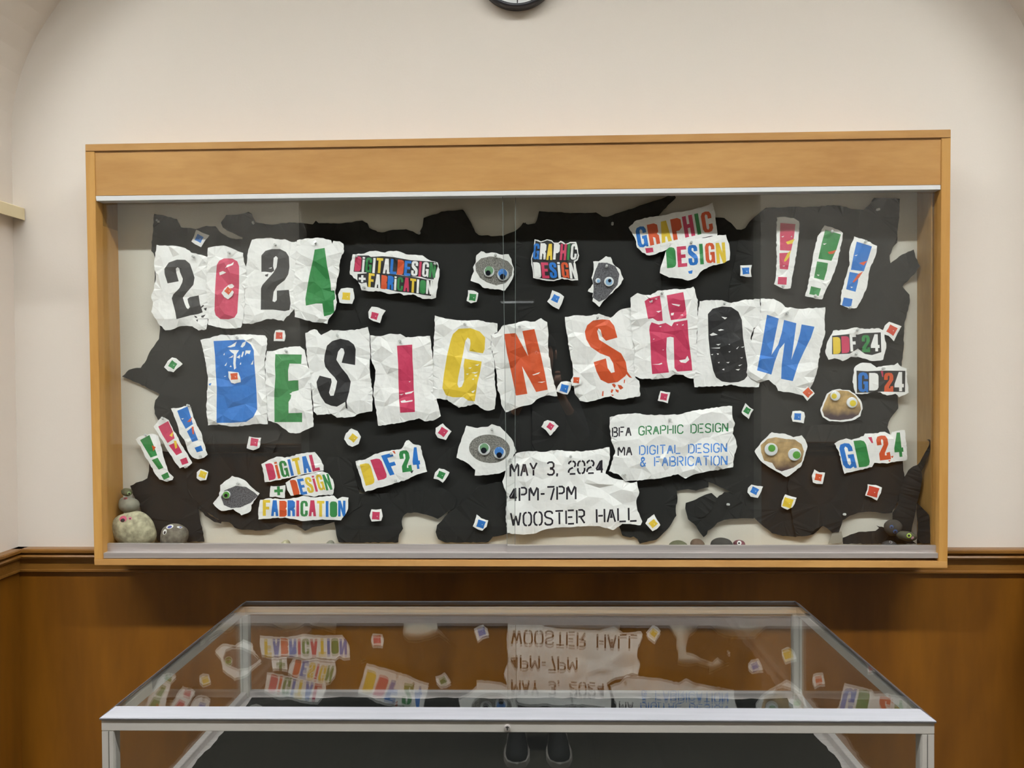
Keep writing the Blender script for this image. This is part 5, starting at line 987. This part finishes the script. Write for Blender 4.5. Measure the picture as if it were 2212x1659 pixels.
stone('smooth grey stone with red-painted eyes resting on the big pale stone', (277, 1090, .078), (.031, .024, .0235), SGR, 11, (0, .2, 0),
      [((271, 1077), 4.5, 2.2, .2, (('painted_eye', 1, (0, 0), PRD), ('pupil', .5, (-.2, -.3), PD))), ((284, 1074), 3, 1.5, .1, (('painted_eye', 1, (0, 0), PRD),))], rough_=.07)
stone('small greenish stone with a green eye topping the left-hand pile', (274, 1063, .084), (.016, .014, .0120), SGN, 17, (0, 0, 0),
      [((279, 1066), 4.2, 4.2, 0, (('painted_eye', 1, (0, 0), PLG), ('pupil', .55, (0, -.1), PD)))], rough_=.06)
stone('dark veined stone with three blue-pupilled eyes beside the big pale stone', (375, 1160, .066), (.041, .030, .040), SDK, 23, (0, 0, 0),
      [((367, 1138), 8, 4.2, .3, (('painted_eye', 1, (0, 0), PWH), ('pupil', .62, (-.05, -.1), PBL))), ((356, 1149), 3.8, 6.2, -.35, (('painted_eye', 1, (0, 0), PWH), ('pupil', .58, (0, -.25), PD))), ((388, 1139), 6, 2.2, -.1, (('painted_eye', 1, (0, 0), PWH), ('pupil', .5, (.3, 0), PBL)))], rough_=.08)
for x, top, w_, m_, lab, ey in ((617, 1166, .013, SB, 'little pale pebble peeping over the track below the fabrication strip', ()), (713, 1167, .012, SGR, 'little grey pebble peeping over the track under the narrow black tab', ()),
                            (1465, 1167.5, .026, SGN, 'low olive stone leftmost of the row behind the track', ()), (1507, 1164, .021, SBR, 'rounded brown stone second in the row behind the track', ()),
                            (1558, 1162, .032, SVD, 'wide dark stone third in the row behind the track', ()), (1597, 1167, .018, SRD, 'maroon stone with a white googly eye at the right end of the row', [((1597, 1173), 4.8, 4.8, 0, (('painted_eye', 1, (0, 0), PWH), ('pupil', .45, (-.1, -.1), PD)))])):
    zt2 = unp(x, top, .075).z; h2 = (zt2-FLOORZ)/2
    P_ = unp(x, top, .075)
    stone(lab, (x, top+h2*F/2.25, .075), (w_, .022, h2), m_, int(x), (0, 0, 0), ey, rough_=.05)
stone('dark round stone with two blue-ringed eyes at the right', (1929, 1139, .070), (.0245, .018, .0245), SVD, 41, (0, .2, 0),
      [((1926, 1138), 4.2, 4, 0, (('painted_eye', 1, (0, 0), PSB), ('pupil', .6, (0, -.3), PD))), ((1934, 1148), 4.8, 4.5, 0, (('painted_eye', 1, (0, 0), PSB), ('pupil', .6, (0, -.3), PD)))], rough_=.05)
stone('slanted dark olive stone with a bright lime eye in the lower right corner', (1958, 1158, .060), (.029, .018, .0145), mat('stone_olive', srgb(78, 76, 60), .8, noise=.2, nscale=40, bump=.3), 43, (0, .25, 0),
      [((1963.5, 1157), 5.2, 4.8, 0, (('painted_eye', 1, (0, 0), PGN), ('pupil', .55, (0, 0), PD))), ((1971, 1162), 3.5, 2.5, .8, (('painted_mouth', 1, (0, 0), mat('paint_rose', srgb(190, 140, 155), .4)),))], rough_=.06)
stone('black stone with pink and white painted rings just above the track at the right', (1920, 1178, .052), (.022, .012, .014), mat('stone_black', srgb(44, 42, 42), .7, noise=.2, nscale=40), 47, (0, 0, 0),
      [((1913, 1168), 5, 3, -.6, (('painted_ring', 1, (0, 0), mat('paint_light_pink', srgb(240, 190, 195), .5)), ('pupil', .45, (0, 0), mat('paint_coral', srgb(225, 110, 120), .5)))), ((1924, 1171), 4.8, 3.4, -.5, (('painted_ring', 1, (0, 0), PWH), ('pupil', .6, (0, 0), PD)))], rough_=.04)

# ---------------------------------------------------------------- the photographer, seen only mirrored in the glass
SKIN = mat('skin', srgb(190, 140, 115), .55); JKT = mat('dark_jacket', srgb(34, 34, 40), .85); TRS = mat('grey_trousers', srgb(64, 66, 72), .85)
HAIR = mat('dark_hair', srgb(36, 28, 24), .7); SHOE = mat('black_shoe', srgb(30, 30, 32), .6); SOLE = mat('pale_sole', srgb(205, 200, 190), .6)
man = empty('person', (.10, -2.60, 0), 'person in dark jacket and grey trousers standing behind the camera and holding up a phone', 'person')
def skin(name, verts, edges, rad, M, parent, lv=2, root=0):
    me = bpy.data.meshes.new(name); me.from_pydata([Vector(v) for v in verts], edges, [])
    o = link(name, me, parent, [M]); sk = o.modifiers.new('skin', 'SKIN'); sk.use_smooth_shade = True
    for i, r in enumerate(rad):
        s = me.skin_vertices[0].data[i]; s.radius = (r, r*.85) if isinstance(r, float) else r; s.use_root = (i == root)
    ss = o.modifiers.new('subsurf', 'SUBSURF'); ss.levels = lv; ss.render_levels = lv
    return o
# pelvis, spine, neck, head, arms raised to the phone, legs
bv = [(0, 0, .95), (0, 0, 1.15), (0, .0, 1.36), (0, 0, 1.47), (0, .02, 1.55), (0, .03, 1.66), (0, .02, 1.75)]
be = [(0, 1), (1, 2), (2, 3), (3, 4), (4, 5), (5, 6)]; br = [.13, .125, .13, .06, .062, .088, .06]
for s in (-1, 1):
    n = len(bv); bv += [(s*.17, 0, 1.40), (s*.25, .03, 1.16), (s*.15, .30, 1.34), (s*.085, .385, 1.46)]; be += [(2, n), (n, n+1), (n+1, n+2), (n+2, n+3)]; br += [.055, .045, .033, .028]
    n = len(bv); bv += [(s*.09, 0, .88), (s*.09, .02, .50), (s*.085, -.01, .12), (s*.085, .02, .06)]; be += [(0, n), (n, n+1), (n+1, n+2), (n+2, n+3)]; br += [.085, .058, .042, .036]
skin('body', bv, be, br, SKIN, man)
jv = [(0, 0, .90), (0, 0, 1.15), (0, 0, 1.36), (0, 0, 1.45)]; je = [(0, 1), (1, 2), (2, 3)]; jr = [.155, .15, .155, .075]
for s in (-1, 1):
    n = len(jv); jv += [(s*.175, 0, 1.395), (s*.255, .05, 1.155), (s*.155, .29, 1.325)]; je += [(2, n), (n, n+1), (n+1, n+2)]; jr += [.072, .060, .046]
skin('jacket', jv, je, jr, JKT, man)
tv = [(0, 0, .95)]; te = []; tr_ = [.15]
for s in (-1, 1):
    n = len(tv); tv += [(s*.09, 0, .86), (s*.09, .02, .50), (s*.085, -.01, .10)]; te += [(0, n), (n, n+1), (n+1, n+2)]; tr_ += [.1, .075, .066]
skin('trousers', tv, te, tr_, TRS, man)
for s in (-1, 1):
    bm = bmesh.new(); rings = []
    for t, w_, h_ in ((-.075, .022, .05), (-.06, .034, .085), (0, .036, .085), (.06, .044, .06), (.12, .046, .045), (.165, .038, .034), (.185, .016, .026)):
        rings.append([bm.verts.new((s*.085+w_*math.cos(a), t, .018+h_*max(0, math.sin(a)))) for a in [math.pi*k/8 for k in range(9)]])
    for i in range(6):
        for k in range(8): bm.faces.new((rings[i][k], rings[i][k+1], rings[i+1][k+1], rings[i+1][k]))
    bm.faces.new(rings[0]); bm.faces.new(rings[-1])
    sh = from_bm('shoe', bm, SHOE, man, smooth=True, local=True)
    bm = bmesh.new(); P_ = [(s*.085+x, y) for x, y in ((-.03, -.082), (.03, -.082), (.042, -.05), (.042, .02), (.052, .08), (.052, .13), (.036, .18), (0, .196), (-.036, .18), (-.052, .13), (-.052, .08), (-.042, .02), (-.042, -.05))]
    lo = [bm.verts.new((x, y, 0)) for x, y in P_]; hi = [bm.verts.new((x, y, .022)) for x, y in P_]
    bm.faces.new(lo[::-1]); bm.faces.new(hi)
    for k in range(len(P_)): bm.faces.new((lo[k], lo[(k+1) % len(P_)], hi[(k+1) % len(P_)], hi[k]))
    from_bm('sole', bm, SOLE, sh, local=True)
    # hand: palm and five bent fingers closed on the phone's edge
    px_ = s*.072
    hv = [(s*.085, .245+.14, 1.46), (s*.088, .252+.14, 1.50), (s*.088, .254+.14, 1.54)]; he = [(0, 1), (1, 2)]; hr = [.026, .03, .024]
    skin('palm', hv, he, hr, SKIN, man, 1)
    for k in range(4):
        z = 1.495+k*.019; L = (.9, 1.0, .97, .8)[k]
        skin('finger', [(s*.098, .252+.14, z), (s*.100, .237+.14, z+.002), (s*(.094), .225+.14, z+.003), (s*(.094-.024*L), .236+.14, z+.003)], [(0, 1), (1, 2), (2, 3)], [.0095, .009, .0085, .0075], SKIN, man, 1)
    skin('thumb', [(s*.082, .242+.14, 1.485), (s*.066, .232+.14, 1.503), (s*.05, .236+.14, 1.518)], [(0, 1), (1, 2)], [.012, .010, .0085], SKIN, man, 1)
# head features and hair
bm = bmesh.new(); bmesh.ops.create_uvsphere(bm, u_segments=24, v_segments=16, radius=1)
for v in bm.verts:
    v.co = Vector((v.co.x*.092, v.co.y*.105-.012, v.co.z*.10+1.715))
bmesh.ops.delete(bm, geom=[v for v in bm.verts if v.co.z < 1.70 and v.co.y > .0 or v.co.z < 1.64], context='VERTS')
from_bm('hair', bm, HAIR, man, smooth=True, local=True)
for s in (-1, 1):
    bm = bmesh.new(); bmesh.ops.create_uvsphere(bm, u_segments=10, v_segments=8, radius=.012); o = from_bm('eye', bm, EYEW, man, True, local=True); o.location = (s*.032, .105, 1.675)
    bm = bmesh.new(); bmesh.ops.create_uvsphere(bm, u_segments=8, v_segments=6, radius=.006); q = from_bm('pupil', bm, PUP, o, True, local=True); q.location = (0, .008, 0)
    bm = bmesh.new(); bmesh.ops.create_uvsphere(bm, u_segments=10, v_segments=8, radius=1)
    for v in bm.verts: v.co = Vector((v.co.x*.009, v.co.y*.018, v.co.z*.03))
    o = from_bm('ear', bm, SKIN, man, True, local=True); o.location = (s*.088, .015, 1.665)
skin('nose', [(0, .105, 1.675), (0, .122, 1.645), (0, .108, 1.638)], [(0, 1), (1, 2)], [.008, .012, .010], SKIN, man, 1)
bm = bmesh.new(); bmesh.ops.create_uvsphere(bm, u_segments=12, v_segments=6, radius=1)
for v in bm.verts: v.co = Vector((v.co.x*.022, v.co.y*.006+.106, v.co.z*.006+1.612))
from_bm('mouth', bm, mat('lips', srgb(150, 88, 82), .5), man, True, local=True)
ph = empty('phone', (CX, -2.2, CZ), 'dark phone held up sideways by the photographer', 'phone')
box('phone_body', -.078, .078, -.004, .004, -.060, .010, mat('phone_case', srgb(30, 30, 34), .3), ph, bevel=.0015, local=True)
bm = bmesh.new(); lathe_y(bm, (-.0, .004, .0), [(0, .0), (.006, .0), (.006, .0015), (0, .0015)], 16); from_bm('camera_lens', bm, mat('lens_black', srgb(8, 8, 10), .1), ph, local=True)
